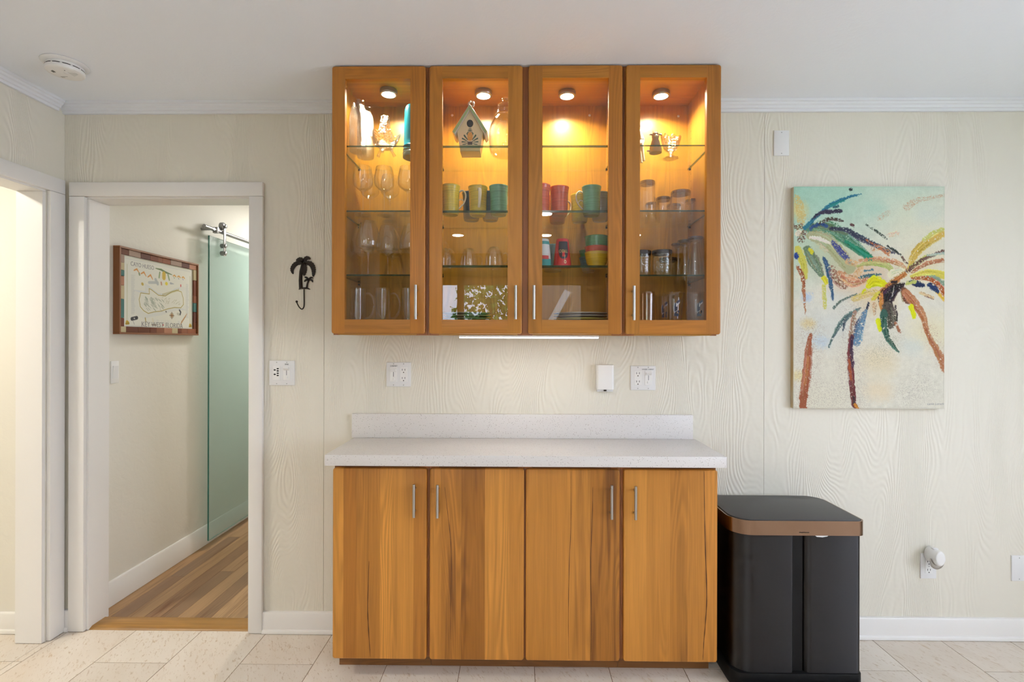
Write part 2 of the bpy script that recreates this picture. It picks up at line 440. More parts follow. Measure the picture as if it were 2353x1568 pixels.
# ---- floor with separate 12 x 24 tiles
fl = obj('floor', boxes([(XL - .13, XR, YB, .012, -.05, -.0009), (-4.2, XL - .129, -2.2, -.02, -.05, -.0009)]), M['grout']); tag(fl, 'cream limestone tile floor with thin brown joints', None, None, 'structure')
TW, TL, GAP = .3083, .6096, .0022
tile_me = box(0, TW - GAP, 0, TL - GAP, -.0045, 0, .0006, 1); tile_me.materials.append(M['tile'])
cut = {}
def tile_piece(x0, x1, y0, y1):
    k = (round(x1 - x0, 4), round(y1 - y0, 4))
    if k not in cut:
        cut[k] = box(0, k[0], 0, k[1], -.0045, 0, .0006, 1); cut[k].materials.append(M['tile'])
    o = bpy.data.objects.new('tile', cut[k]); COL.objects.link(o); attach(o, fl, (x0, y0, 0))
def floor_tiles(xa, xb, ya, yb):
    k0 = math.floor((xa + 1.7798) / TW) - 1
    for i in range(k0, k0 + 40):
        x0 = -1.7798 + i * TW; x1 = x0 + TW - GAP
        a, b = max(x0, xa), min(x1, xb)
        if b - a < .01: continue
        y = -.2345 - (TL / 2 if i % 2 else 0) + 3 * TL
        while y > ya:
            c, d = max(y - TL, ya), min(y - GAP, yb)
            if d - c > .01: tile_piece(a, b, c, d)
            y -= TL
floor_tiles(XL, XR, YB, .010)
floor_tiles(-4.2, XL - .0015, -2.2, -.0215)

# ---- back wall: core plus embossed panels
DX0, DX1, DZ = -2.02, -1.238, 2.03
def door_poly(xa, xb): return [(xa, 0), (DX0, 0), (DX0, DZ), (DX1, DZ), (DX1, 0), (xb, 0), (xb, ZC), (xa, ZC)]
wb = obj('wall_back', prism(door_poly(XL - .12, XR), 'y', .012, .12), M['plaster']); tag(wb, 'cream embossed panel wall behind the cabinets', None, None, 'structure')
SA, SB, G = -.903, 1.1272, .0007
obj('wall_panel', prism(door_poly(XL, SA - G), 'y', 0, .0119), M['wall'], wb)
obj('wall_panel', box(SA + G, SB - G, 0, .0119, 0, ZC), M['wall'], wb)
obj('wall_panel', box(SB + G, XR, 0, .0119, 0, ZC), M['wall'], wb)
# ---- left wall with an opening into the next room
OY0, OY1 = -1.05, -.096
OZ = 2.035
wlft = obj('wall_left', prism([(YB, 0), (OY0, 0), (OY0, OZ), (OY1, OZ), (OY1, 0), (-.0004, 0), (-.0004, ZC), (YB, ZC)], 'x', XL, XL - .12), M['wall_side']); tag(wlft, 'cream panelled side wall with a white-cased opening', None, None, 'structure')
# ---- ceiling
cl = obj('ceiling', box(-4.3, XR + .1, YB - .1, .12, ZC, ZC + .05), M['ceiling']); tag(cl, 'pale grey painted ceiling', None, None, 'structure')
# ---- right wall with a window, wall behind the camera with the garden window
def wall_with_hole(name, axis, u0, u1, a, b, c, d, t0, t1, mat, label):
    bm = bmesh.new()
    for (x0, x1, z0, z1) in ((u0, a, 0, ZC), (b, u1, 0, ZC), (a, b, 0, c), (a, b, d, ZC)):
        if axis == 'x': bbox(bm, t0, t1, x0, x1, z0, z1)
        else: bbox(bm, x0, x1, t0, t1, z0, z1)
    return tag(obj(name, fin(bm), mat), label, None, None, 'structure')
wall_with_hole('wall_right', 'x', YB, .12, -3.6, -1.3, .60, 2.15, XR, XR + .12, M['plaster'], 'cream wall on the far right of the room')
M['cabbrown'] = plain('kitchen_wood_wall', (.30, .15, .06), .45)
tag(obj('wall_front_side', boxes([(XL, -1.75, YB - .12, YB, 0, ZC), (2.1, XR, YB - .12, YB, 0, ZC)]), M['plaster']), 'cream wall either side of the garden window wall', None, None, 'structure')
wall_with_hole('wall_front', 'y', -1.7499, 2.0999, -1.28, .80, 1.0, 2.075, YB - .12, YB, M['cabbrown'], 'brown wood wall with the garden window, seen reflected in the glass doors')
def window(name, axis, a, b, c, d, t, posts, label):
    w = struct(name, ((a + b) / 2, t, c) if axis == 'y' else (t, (a + b) / 2, c), label)
    def bar(n, x0, x1, z0, z1, th=.03, mat=None, dy=0):
        bb = (x0, x1, t - th + dy, t + th + dy, z0, z1) if axis == 'y' else (t - th + dy, t + th + dy, x0, x1, z0, z1)
        obj(n, box(*bb), mat or M['cabbrown'], w)
    f = .06
    bar('window_frame', a, b, c, c + f); bar('window_frame', a, b, d - .012, d); bar('window_frame', a, a + f, c + f, d - .012); bar('window_frame', b - .015, b, c + f, d - .012)
    for p in posts: bar('mullion', p - .042, p + .042, c + f, d - .012)
    e = [a + f] + [q for p in posts for q in (p - .042, p + .042)] + [b - .015]
    for i in range(0, len(e), 2): bar('pane', e[i], e[i + 1], c + f, d - .012, .002, M['glass'])
window('window_1', 'y', -1.28, .80, 1.0, 2.075, YB - .06, (-.735,), 'garden window with brown frame, reflected in the glass doors')
window('window_2', 'x', -3.6, -1.3, .60, 2.15, XR + .06, (-2.45,), 'side window outside the frame')
for nm, loc, rot, sx, sy in (('daylight_portal', (-.24, YB - .005, 1.54), (PI / 2, 0, 0), 2.04, 1.05), ('daylight_portal', (XR - .005, -2.45, 1.375), (0, PI / 2, 0), 1.5, 2.25)):
    p = light(nm, 'AREA', loc, 1, size=sx, size_y=sy, rot=rot); p.data.cycles.is_portal = True

# ---- rooms beyond: bright room on the left, hall behind the door
lr = obj('wall_next_room', boxes([(-4.2, XL - .12, -.02, .1, 0, ZC), (-4.3, -4.2, -2.2, .1, 0, ZC), (-4.2, XL - .12, -2.3, -2.2, 0, ZC)]), M['plaster']); tag(lr, 'pale yellow plaster wall of the bright room on the left', None, None, 'structure')
HX0, HX1, HY1 = -2.078, -.95, 3.2
obj('wall_hall_left', box(HX0 - .1, HX0, .12, HY1, 0, ZC), M['plaster']); tag(bpy.data.objects['wall_hall_left'], 'cream plaster hall wall seen through the doorway', None, None, 'structure')
obj('wall_hall_right', box(HX1, HX1 + .1, .12, HY1, 0, ZC), M['plaster']); tag(bpy.data.objects['wall_hall_right'], 'right wall of the hall', None, None, 'structure')
obj('wall_hall_end', box(HX0 - .1, HX1 + .1, HY1, HY1 + .1, 0, ZC), M['plaster']); tag(bpy.data.objects['wall_hall_end'], 'end wall of the hall', None, None, 'structure')
obj('ceiling_hall', box(HX0 - .1, HX1 + .1, .12, HY1 + .1, ZC, ZC + .05), M['ceiling']); tag(bpy.data.objects['ceiling_hall'], 'ceiling of the hall', None, None, 'structure')
fh = obj('floor_hall', box(HX0, HX1, .104, HY1, -.05, -.002), M['grout']); tag(fh, 'hickory strip floor of the hall', None, None, 'structure')
rng = random.Random(3)
PW = .0826; nx = int((HX1 - HX0) / PW) + 1
tones = [(.40, .235, .115), (.43, .26, .13), (.29, .16, .08), (.48, .295, .15), (.35, .195, .09), (.44, .25, .11), (.28, .165, .09), (.40, .235, .11)]
for i in range(nx):
    y = .104 - rng.random() * .7
    x0 = HX0 + i * PW; x1 = min(x0 + PW - .0006, HX1)
    if x1 - x0 < .01: continue
    while y < HY1:
        L = .45 + rng.random() * .95
        a, b = max(y, .107), min(y + L - .0008, HY1)
        if b - a > .02:
            c = rng.choice(tones)
            o = obj('plank', box(0, x1 - x0, 0, b - a, -.006, .0, .0005, 1), M['plank'], fh, (x0, a, 0), (c[0], c[1], c[2], .25 + .75 * rng.random()))
        y += L
th = tag(obj('threshold', prism([(.002, 0), (.106, 0), (.106, .004), (.096, .011), (.02, .011), (.004, .003)], 'x', DX0 + .016, DX1 - .016), M['woodh'], None, (0, 0, 0), (.46, .235, .060, .25)), 'golden oak threshold strip in the hall doorway', None, None, 'structure')

# ---- trims
t1 = struct('trim_1', (-1.63, -.01, 0), 'white casing and jambs of the hall doorway')
ct = onY(400, 418, -.02).z; ci = onY(400, 451, -.02).z
obj('casing_leg', box(-2.086, -2.013, -.02, -.0002, .002, ci, .004), M['trim'], t1)
obj('casing_leg', box(-1.246, -1.181, -.02, -.0002, .002, ci, .004), M['trim'], t1)
obj('casing_head', box(-2.086, -1.181, -.02, -.0002, ci + .0004, ct, .004), M['trim'], t1)
obj('jamb', box(DX0 + .0004, -2.004, -.001, .118, .002, DZ - .016, .001, 1), M['trim'], t1)
obj('jamb', box(-1.252, DX1 - .0004, -.001, .118, .002, DZ - .016, .001, 1), M['trim'], t1)
obj('jamb_head', box(DX0 + .0004, DX1 - .0004, -.001, .118, DZ - .0155, DZ - .0004, .001, 1), M['trim'], t1)
t2 = struct('trim_2', (XL, -.55, 0), 'white casing and jambs of the left opening')
zi = onX(103, 433, XL + .02).z; zo = onX(141, 412, XL + .02).z
obj('casing_leg', box(XL + .0002, XL + .02, -.092, -.017, .002, zi, .003), M['trim'], t2)
obj('casing_leg', box(XL + .0002, XL + .02, OY0 - .07, OY0 + .004, .002, zi, .003), M['trim'], t2)
obj('casing_head', box(XL + .0002, XL + .02, OY0 - .07, -.017, zi + .0004, zo, .003), M['trim'], t2)
obj('jamb', box(XL - .1196, XL + .001, OY1 - .016, OY1 - .0004, .002, OZ - .016, .001, 1), M['trim'], t2)
obj('jamb', box(XL - .1196, XL + .001, OY0 + .0004, OY0 + .016, .002, OZ - .016, .001, 1), M['trim'], t2)
obj('jamb_head', box(XL - .1196, XL + .001, OY0 + .0004, OY1 - .0004, OZ - .0155, OZ - .0004, .001, 1), M['trim'], t2)
# crown moulding
CP = [(0, 2.407), (.012, 2.407), (.014, 2.418), (.021, 2.420), (.024, 2.430), (.031, 2.434), (.034, 2.442), (.040, 2.444), (.042, ZC - .0003), (0, ZC - .0003)]
obj('trim_3', prism([(-y - .0002, z) for y, z in CP], 'x', XL + .0005, -.751), M['crown']); tag(bpy.data.objects['trim_3'], 'stepped crown moulding left of the glass cabinets', None, None, 'structure')
obj('trim_4', prism([(-y - .0002, z) for y, z in CP], 'x', .804, XR), M['crown']); tag(bpy.data.objects['trim_4'], 'stepped crown moulding right of the glass cabinets', None, None, 'structure')
obj('trim_5', prism([(XL + y + .0002, z) for y, z in CP], 'y', YB, -.043), M['crown']); tag(bpy.data.objects['trim_5'], 'stepped crown moulding over the left opening', None, None, 'structure')
# baseboards
bz = onY(680, 1408, -.014).z
def baseprof(h, sgn=-1): return [(0, .002), (sgn * .022, .002), (sgn * .0225, .012), (sgn * .019, .018), (sgn * .0145, .020), (sgn * .0145, h - .008), (sgn * .011, h - .002), (sgn * .006, h), (0, h)]
for nm, x0, x1, lb in (('baseboard_left', -1.1805, -.7485, 'white baseboard between the hall doorway and the base cabinets'), ('baseboard_right', .80, XR, 'white baseboard along the wall behind the trash can'), ('baseboard_corner', XL + .0003, -2.0865, 'short scuffed baseboard between the two door casings')):
    tag(obj(nm, prism([(y - .0002, z) for y, z in baseprof(bz)], 'x', x0, x1), M['trim']), lb, None, None, 'structure')
tag(obj('baseboard_next_room', prism([(y - .0202, z) for y, z in baseprof(onY(20, 1410, -.035).z)], 'x', -4.2, XL - .121), M['trim']), 'white baseboard of the bright room on the left', None, None, 'structure')
hb = onX(250, 1341, HX0 + .015).z
tag(obj('baseboard_hall', prism([(HX0 + .0003, .002), (HX0 + .014, .002), (HX0 + .014, hb - .022), (HX0 + .0105, hb - .016), (HX0 + .0105, hb - .008), (HX0 + .005, hb), (HX0 + .0003, hb)], 'y', .121, HY1), M['trim']), 'tall white baseboard along the hall wall', None, None, 'structure')

# ---- light fittings
def can_light(x, y, label, power):
    t = thing('recessed_light', (x, y, ZC), label, 'ceiling light', 'recessed ceiling lights over the kitchen')
    part('trim_ring', lathe([(.058, -.001), (.060, -.005), (.080, -.004), (.082, -.0005)], 36), M['plate'], t)
    part('lens', lathe([(0, -.003), (.057, -.003), (.057, -.0006), (0, -.0006)], 32), M['canlens'], t)
    light('recessed_lamp', 'AREA', (x, y, ZC - .008), power, (1, .97, .93), .11, parent=t)
for k, (x, y) in enumerate(((-.63, -3.58), (.28, -3.58), (.23, -2.69), (1.2, -3.58), (2.3, -2.4))):
    can_light(x, y, ('round recessed ceiling light mirrored in the second glass door', 'round recessed ceiling light mirrored lower at the edge of the third glass door', 'round recessed ceiling light mirrored under the coral mugs', 'round white recessed light in the kitchen ceiling, out of frame', 'round white recessed light in the kitchen ceiling, out of frame')[k], 2.5)
def dome(x, y, label, power, col=(1, .95, .86)):
    t = thing('dome_light', (x, y, ZC), label, 'ceiling light')
    part('shade', lathe([(0, -.06), (.06, -.055), (.11, -.035), (.13, -.008), (.13, -.0006), (0, -.0006)], 36), M['canlens'], t)
    light('dome_lamp', 'AREA', (x, y, ZC - .075), power, col, .25, parent=t)
dome(-2.95, -.95, 'added unseen dome light for the bright room on the left', 18, (1, .93, .80))  # unseen lamp, added to brighten the room past the left opening
dome(-1.45, 1.9, 'white dome light in the hall', 14, (1, .97, .92))

# ================================================================== WALL CABINETS
YF = -.335                    # front of the upper doors
DTH = .021
YB1 = YF + DTH + .001         # front of the boxes (face frame)
UX = [onY(p, 450, YF).x for p in (762, 977, 986, 1200, 1214, 1430, 1438, 1657)]
UZ0, UZ1 = onY(1200, 768, YF).z, 2.449
BOT = UZ0 - .004
SH_S = onY(880, 335, -.30).z, onY(880, 484, -.30).z, onY(880, 631, -.30).z       # shelf tops, single units
SH_M = onY(1090, 335, -.30).z, onY(1090, 484, -.30).z, onY(1090, 610, -.30).z
FLOOR_IN = 1.425
def handle(x, z0, z1, yf, parent):
    yb = yf - .026
    me = join(tube([(x, yb, z0), (x, yb, z1)], .0058, 14, ref=(0, 1, 0)), tube([(x, yb, z0 + .02), (x, yf, z0 + .02)], .0042, 10), tube([(x, yb, z1 - .02), (x, yf, z1 - .02)], .0042, 10))
    obj('handle', me, M['steel'], parent)
def glass_door(cab, x0, x1, gx0, gx1, hpx, hy, tones):
    d = obj('door', box(x0 + .004, x0 + .0045, YF + .008, YF + .009, UZ0 + .01, UZ0 + .0105), M['wood'], cab, color=wc(1)) if False else None
    sz0, sz1 = onY(1100, 735, YF).z, onY(1100, 180, YF).z
    pcs = slab_slices(x0, x1, YF, YF + DTH, UZ0, UZ1, [(None, gx0, None, None), (gx1, None, None, None), (gx0, gx1, sz1, None), (gx0, gx1, None, sz0)], .004, .010)
    # the door is the empty hinge frame that carries stiles, rails, pane and handle
    d = bpy.data.objects.new('door', None); COL.objects.link(d); d.empty_display_size = .02; attach(d, cab, (x0, YF, UZ0))
    for k, (n, me) in enumerate(zip(('stile', 'stile', 'rail', 'rail'), pcs)):
        obj(n, me, M['woodf'] if k < 2 else M['woodh'], d, color=tones[k])
    obj('glass_pane', box(gx0 - .004, gx1 + .004, YF + .011, YF + .015, sz0 - .004, sz1 + .004), M['glass'], d)
    hx = onY(hpx, 690, YF - .026).x
    handle(hx, onY(hpx, hy[1], YF - .026).z, onY(hpx, hy[0], YF - .026).z, YF, d)
def gx(p): return onY(p, 450, YF + .004).x
INT = (.60, .282, .028)
def unit(label, xa, xb, doors, shelves, ya=-.0025):
    cab = thing('wall_cabinet', ((xa + xb) / 2, -.15, BOT), label, 'cabinet', 'glass-fronted wall cabinets')
    T = .016; z0, z1 = BOT, ZC - .0015
    ic = (INT[0], INT[1], INT[2], .15)
    obj('side_panel', box(xa, xa + T, YB1, ya, z0, z1), M['woodf'], cab, color=ic)
    obj('side_panel', box(xb - T, xb, YB1, ya, z0, z1), M['woodf'], cab, color=ic)
    obj('back_panel', box(xa + T, xb - T, ya - .008, ya, z0 + T, z1 - .001), M['woodf'], cab, color=(INT[0] * 1.05, INT[1] * 1.05, INT[2], .1))
    obj('top_panel', box(xa + T, xb - T, YB1, ya - .008, z1 - .018, z1), M['woodh'], cab, color=ic)
    obj('bottom_panel', box(xa + T, xb - T, YB1, ya, z0, FLOOR_IN), M['woodh'], cab, color=ic)
    for px, py in [q for q in ((1039, 265), (1314 + 41, 265), (1559, 267)) if xa < onY(q[0], q[1], -.03).x < xb]:
        p = onY(px, py, ya - .0085)
        me = lathe([(0, .002), (.0045, .0015), (.006, 0), (.006, -.002), (0, -.002)], 16); me.transform(TR(p.x, ya - .0082, p.z) @ Matrix.Rotation(PI / 2, 4, 'X'))
        obj('screw_cap', me, M['handlew'], cab)
    for s in shelves:
        bm = bmesh.new(); bbox(bm, xa + T + .002, xb - T - .002, -.302, ya - .0095, s - (.0065 if len(doors) == 1 else .0095), s)
        me = fin(bm); me.materials.append(M['shelfglass']); me.materials.append(M['shelfedge'])
        for p in me.polygons: p.material_index = 0 if (abs(p.normal.z) > .5 or p.normal.y > .5) else 1
        obj('glass_shelf', me, None, cab)
        for sx in (xa + T, xb - T - .008):
            for sy in (-.27, -.05): obj('shelf_pin', box(sx, sx + .008, sy - .003, sy + .003, s - .018, s - .0101), M['iron'], cab)
    # small dark shelf-pin holes up the sides, too small to pick apart
    tag(obj('pin_holes', boxes([(xs, xs + .0006, sy - .0016, sy + .0016, z - .0016, z + .0016) for xs in (xa + T - .0002, xb - T - .0004) for sy in (-.27, -.055) for z in np.arange(1.50, 2.35, .032)]), M['iron'], cab), kind='stuff')
    for d in doors: glass_door(cab, *d)
    return cab
XA, XM0, XM1, XB = UX[0] + .001, (UX[1] + UX[2]) / 2, (UX[5] + UX[6]) / 2, UX[7] - .009
rr = random.Random(5)
def tn(): return [wc(.92 + .16 * rr.random(), .25, rr.random()) for _ in range(4)]
unit('narrow glass-door wall cabinet at left, holding wine glasses and clear mugs', XA, XM0 - .0005, [(UX[0], UX[1], gx(793), gx(943), 955, (655, 734), tn())], SH_S)
unit('wide double glass-door wall cabinet in the middle, holding birdhouse and coloured mugs', XM0 + .0005, XM1 - .0005, [(UX[2], UX[3], gx(1016), gx(1167), 1185, (656, 734), tn()), (UX[4], UX[5], gx(1246), gx(1398), 1227, (656, 734), tn())], SH_M)
unit('narrow glass-door wall cabinet at right, holding tumblers and bird-print cups', XM1 + .0005, XB, [(UX[6], UX[7], gx(1470), gx(1623), 1457, (657, 736), tn())], SH_S)
# face frame stiles of each unit show between the doors (part of the boxes)
cabs = [o for o in bpy.data.objects if o.name.startswith('wall_cabinet')]
ffc = (.36, .135, .045, .2)
for cab, xs in zip(sorted(cabs, key=lambda o: o.location.x), (((XM0 - .045, XM0 - .0006), (XA + .0002, XA + .02)), ((XM0 + .0006, XM0 + .045), ((UX[3] + UX[4]) / 2 - .03, (UX[3] + UX[4]) / 2 + .03), (XM1 - .045, XM1 - .0006)), ((XM1 + .0006, XM1 + .045), (XB - .02, XB - .0002)))):
    for a, b in xs: obj('face_stile', box(a, b, YB1 - .0005, YB1 + .016, BOT - .001, ZC - .002), M['wood'], cab, color=ffc)
# puck lights
for px, py, lb in ((893, 219, 'round puck light glowing over the clear bottles in the left cabinet'), (1111, 222, 'round puck light glowing over the birdhouse'), (1303, 223, 'round puck light glowing over the empty middle shelf'), (1519, 223, 'round puck light glowing in the right cabinet over the crystal dish')):
    zt = ZC - .0195
    p = onZ(px, py, zt - .022)
    t = thing('puck_light', (p.x, p.y, zt), lb, 'cabinet light', 'puck lights inside the wall cabinets')
    part('housing', lathe([(0, -.0002), (.036, -.0002), (.037, -.003), (.037, -.018), (.034, -.021), (.029, -.021), (.028, -.016), (0, -.016)], 36), M['steel'], t)
    part('lens', lathe([(0, -.019), (.0275, -.019), (.0275, -.0165), (0, -.0165)], 32), M['lens'], t)
    light('puck_lamp', 'AREA', (p.x, p.y, zt - .0215), 2.9, (1, .88, .66), .05, spread=math.radians(150), parent=t)
# under-cabinet light bar
a, b = onY(1057, 773, -.26).x, onY(1373, 773, -.26).x
t = thing('light_bar', ((a + b) / 2, -.25, BOT), 'slim lit light bar under the middle wall cabinet', 'light bar')
obj('housing', box(a, b, -.30, -.262, BOT - .008, BOT - .0003, .001, 1), M['plate'], t)
obj('lens', box(a + .002, b - .002, -.298, -.264, BOT - .0125, BOT - .0081, .001, 1), M['ledlens'], t)
light('bar_lamp', 'AREA', ((a + b) / 2, -.281, BOT - .014), .16, (1, .96, .90), b - a - .01, .03, parent=t)

# ================================================================== BASE CABINETS, WORKTOP
YD = -.315; BD = YD + .021
BX = [onY(p, 1300, YD).x for p in (764, 980, 987, 1204, 1208, 1424, 1433, 1649)]
BZ0, BZ1 = .075, .8425
CT0, CT1 = .866, .909
def base_door(cab, x0, x1, cuts, tones, hpx, hy):
    d = bpy.data.objects.new('door', None); COL.objects.link(d); d.empty_display_size = .02; attach(d, cab, (x0, YD, BZ0))
    xs = [None] + [onY(p, 1300, YD).x for p in cuts] + [None]
    pcs = slab_slices(x0, x1, YD, BD - .001, BZ0, BZ1, [(xs[i], xs[i + 1], None, None) for i in range(len(xs) - 1)], .005, .010)
    for me, tn_ in zip(pcs, tones): obj('board', me, M['wood'], d, color=tn_)
    handle(onY(hpx, 1150, YD - .026).x, onY(hpx, hy[1], YD - .026).z, onY(hpx, hy[0], YD - .026).z, YD, d)
def base_unit(label, xa, xb, doors, stiles, toe):
    cab = thing('base_cabinet', ((xa + xb) / 2, -.15, 0), label, 'cabinet', 'slab-door base cabinets')
    obj('carcass', boxes([(xa, xa + .016, BD, -.024, .075, CT0 - .0006), (xb - .016, xb, BD, -.024, .075, CT0 - .0006), (xa + .016, xb - .016, -.032, -.024, .075, CT0 - .0006), (xa + .016, xb - .016, BD, -.032, .075, .095)]), M['wood'], cab, color=wc(.8, .2, .5))
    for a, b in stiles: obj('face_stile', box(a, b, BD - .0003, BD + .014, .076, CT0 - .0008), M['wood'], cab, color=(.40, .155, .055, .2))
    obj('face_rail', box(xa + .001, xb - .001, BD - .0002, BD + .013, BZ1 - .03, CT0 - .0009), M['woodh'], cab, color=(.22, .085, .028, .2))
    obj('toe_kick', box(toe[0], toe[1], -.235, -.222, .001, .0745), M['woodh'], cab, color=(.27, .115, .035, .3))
    for d in doors: base_door(cab, *d)
    return cab
bm0, bm1 = (BX[1] + BX[2]) / 2, (BX[5] + BX[6]) / 2
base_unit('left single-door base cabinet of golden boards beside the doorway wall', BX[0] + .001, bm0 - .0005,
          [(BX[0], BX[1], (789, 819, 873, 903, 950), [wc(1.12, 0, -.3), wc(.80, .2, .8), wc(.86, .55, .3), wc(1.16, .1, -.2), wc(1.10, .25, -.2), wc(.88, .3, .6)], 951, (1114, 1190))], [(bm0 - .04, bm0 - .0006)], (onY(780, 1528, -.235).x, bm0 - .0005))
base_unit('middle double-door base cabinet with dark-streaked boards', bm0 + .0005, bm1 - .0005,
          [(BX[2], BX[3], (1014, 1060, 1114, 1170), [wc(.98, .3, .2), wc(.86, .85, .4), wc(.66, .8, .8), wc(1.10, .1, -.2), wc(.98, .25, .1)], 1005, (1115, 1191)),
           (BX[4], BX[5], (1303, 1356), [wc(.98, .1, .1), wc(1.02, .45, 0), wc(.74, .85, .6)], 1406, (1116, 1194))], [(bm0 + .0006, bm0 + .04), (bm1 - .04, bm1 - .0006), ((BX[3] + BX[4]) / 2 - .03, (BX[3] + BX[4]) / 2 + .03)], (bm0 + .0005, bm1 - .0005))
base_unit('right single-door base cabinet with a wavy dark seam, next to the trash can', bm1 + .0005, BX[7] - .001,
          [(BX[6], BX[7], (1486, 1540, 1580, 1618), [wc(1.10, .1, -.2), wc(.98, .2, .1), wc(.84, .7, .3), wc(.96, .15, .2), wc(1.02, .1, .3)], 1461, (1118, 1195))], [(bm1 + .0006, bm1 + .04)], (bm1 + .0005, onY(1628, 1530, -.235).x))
def seam(door, pts, w_):
    sp = smoothpath([onY(px, py, YD) for px, py in pts], 6); n = len(sp); up_, lo_ = [], []
    for i, p_ in enumerate(sp):
        h = w_ * (.35 + .65 * math.sin(PI * i / (n - 1))) * (1 + .25 * math.sin(i * 1.7))
        up_.append((p_.x + h, p_.z)); lo_.append((p_.x - h, p_.z))
    obj('grain_seam', prism(up_ + lo_[::-1], 'y', YD - .0002, YD + .0003), M['wood'], door, color=(.13, .045, .012, .2))
for o in [o for o in bpy.data.objects if o.name.startswith('base_cabinet')]:
    for d in o.children:
        if not d.name.startswith('door'): continue
        c = worg(d).x
        if abs(c - BX[6]) < .01: seam(d, [(1618, 1084), (1619, 1180), (1621, 1270), (1624, 1370), (1621, 1430), (1617, 1480), (1615, 1518)], .0022)
        if abs(c - BX[2]) < .01: seam(d, [(1022, 1120), (1030, 1190), (1036, 1250), (1037, 1330), (1035, 1400), (1036, 1470)], .0014)
        if abs(c - BX[4]) < .01: seam(d, [(1312, 1084), (1312, 1200), (1308, 1300), (1306, 1420), (1307, 1515)], .0012); seam(d, [(1362, 1120), (1361, 1190), (1357, 1300), (1359, 1420), (1358, 1500)], .0016)
        if abs(c - BX[0]) < .01: seam(d, [(848, 1290), (845, 1390), (847, 1450), (851, 1510)], .0020)
wt = tag(obj('worktop', box(-.756, .807, -.375, -.0195, CT0, CT1, .0015, 2), M['quartz']), 'pale speckled quartz worktop on the base cabinets', 'worktop')
tag(obj('backsplash', box(-.7665, .797, -.0192, -.0004, CT1 - .0002, 1.019, .0012, 2), M['quartz']), 'low speckled quartz backsplash strip against the wall', 'backsplash')

# ================================================================== THINGS IN THE WALL CABINETS
def spline2(pts, n=6): return [(max(p.x, 0), p.y) for p in smoothpath([(a, b, 0) for a, b in pts], n)]
def shell(outer, th, base_th=None):
    """outer: (r,z) from base centre to rim -> double-walled profile"""
    inner = []
    zb = outer[0][1] + (base_th if base_th else th)
    for r, z in reversed(outer[1:]):
        if z < zb: break
        inner.append((max(r - th, .0005), z))
    inner[0] = (outer[-1][0] - th, outer[-1][1])
    return outer + [(outer[-1][0] - th * .5, outer[-1][1] + th * .4)] + inner + [(0, zb)]
def lathe_mod(prof, fn, seg=48):
    me = lathe(prof, seg)
    for v in me.vertices:
        r = math.hypot(v.co.x, v.co.y); a = math.atan2(v.co.y, v.co.x)
        r2, z2 = fn(a, r, v.co.z); k = r2 / r if r > 1e-6 else 1
        v.co = (v.co.x * k, v.co.y * k, z2)
    return me
def colattr(me, cols):
    ca = me.color_attributes.new('Col', 'FLOAT_COLOR', 'POINT')
    ca.data.foreach_set('color', np.asarray(cols, dtype=np.float32).ravel())
def decal(name, parent, mat, nu, nv, pos, col):
    """small printed patch: grid cells kept where col(u,v) is not None; pos(u,v) -> point"""
    vs, fs, cs, idx = [], [], [], {}
    def vid(i, j):
        if (i, j) not in idx:
            idx[(i, j)] = len(vs); vs.append(tuple(pos(i / nu, j / nv)))
            cs.append(col(min(max(i / nu, .5 / nu), 1 - .5 / nu), min(max(j / nv, .5 / nv), 1 - .5 / nv)) or None)
        return idx[(i, j)]
    for i in range(nu):
        for j in range(nv):
            c = col((i + .5) / nu, (j + .5) / nv)
            if c is None: continue
            f = [vid(i, j), vid(i + 1, j), vid(i + 1, j + 1), vid(i, j + 1)]
            for k in f:
                if cs[k] is None: cs[k] = c
            fs.append(f)
    me = bpy.data.meshes.new('decal'); me.from_pydata(vs, [], fs)
    colattr(me, [tuple(c) + (1,) for c in cs])
    return part(name, me, mat, parent)
S1, S2, S3 = SH_S; M1, M2, M3 = SH_M
E = .0004
# ---------------- left cabinet, top shelf
def bottle(px, py, label):
    p = onZ(px, py, S1)
    t = thing('glass_bottle', (p.x, p.y, S1 + E), label, 'bottle', 'textured glass bottles on the top left shelf')
    o = spline2([(.0, 0), (.030, 0), (.0355, .004), (.0365, .02), (.0365, .10), (.0355, .15), (.030, .180), (.0235, .194), (.0225, .198)], 5)
    part('body', lathe(shell(o, .0022), 40), M['textglass'], t)
    part('neck', lathe([(.0226, .1975), (.0245, .203), (.0235, .208), (.0255, .211), (.0250, .215), (.0215, .215), (.0210, .1975)], 36), M['warethick'], t)
    part('base', lathe([(0, .0045), (.022, .0045), (.026, .009), (0, .009)], 32), M['warethick'], t)
    return t
bottle(823, 351, 'tall textured clear glass bottle, front one at the left end of the top shelf')
bottle(840, 364, 'tall textured clear glass bottle standing behind the other bottle')
# crystal basket
p = onZ(885, 357, S1)
t = thing('crystal_basket', (p.x, p.y, S1 + E), 'cut crystal basket with upright loop handle between bottles and teal cup', 'basket')
o = spline2([(0, .024), (.022, .026), (.042, .040), (.053, .058), (.061, .078)], 5)
part('bowl', lathe_mod(shell(o, .003), lambda a, r, z: (r * (1 + .10 * math.cos(6 * a) * (z - .024) / .054), z + .010 * math.cos(6 * a) * max(0, (z - .05) / .03)), 60), M['crystal'], t)
part('handle', tube(smoothpath([(0, -.055, .07), (0, -.035, .115), (0, -.012, .160), (0, .012, .160), (0, .035, .115), (0, .055, .07)]), .015, 12, .28, ref=(1, 0, 0)), M['crystal'], t)
for k in range(3):
    a = 2 * PI * k / 3 + .5
    part('foot', tube([(.024 * math.cos(a), .024 * math.sin(a), .03), (.034 * math.cos(a), .034 * math.sin(a), .014), (.042 * math.cos(a), .042 * math.sin(a), 0)], [.007, .006, .0075], 10), M['crystal'], t)
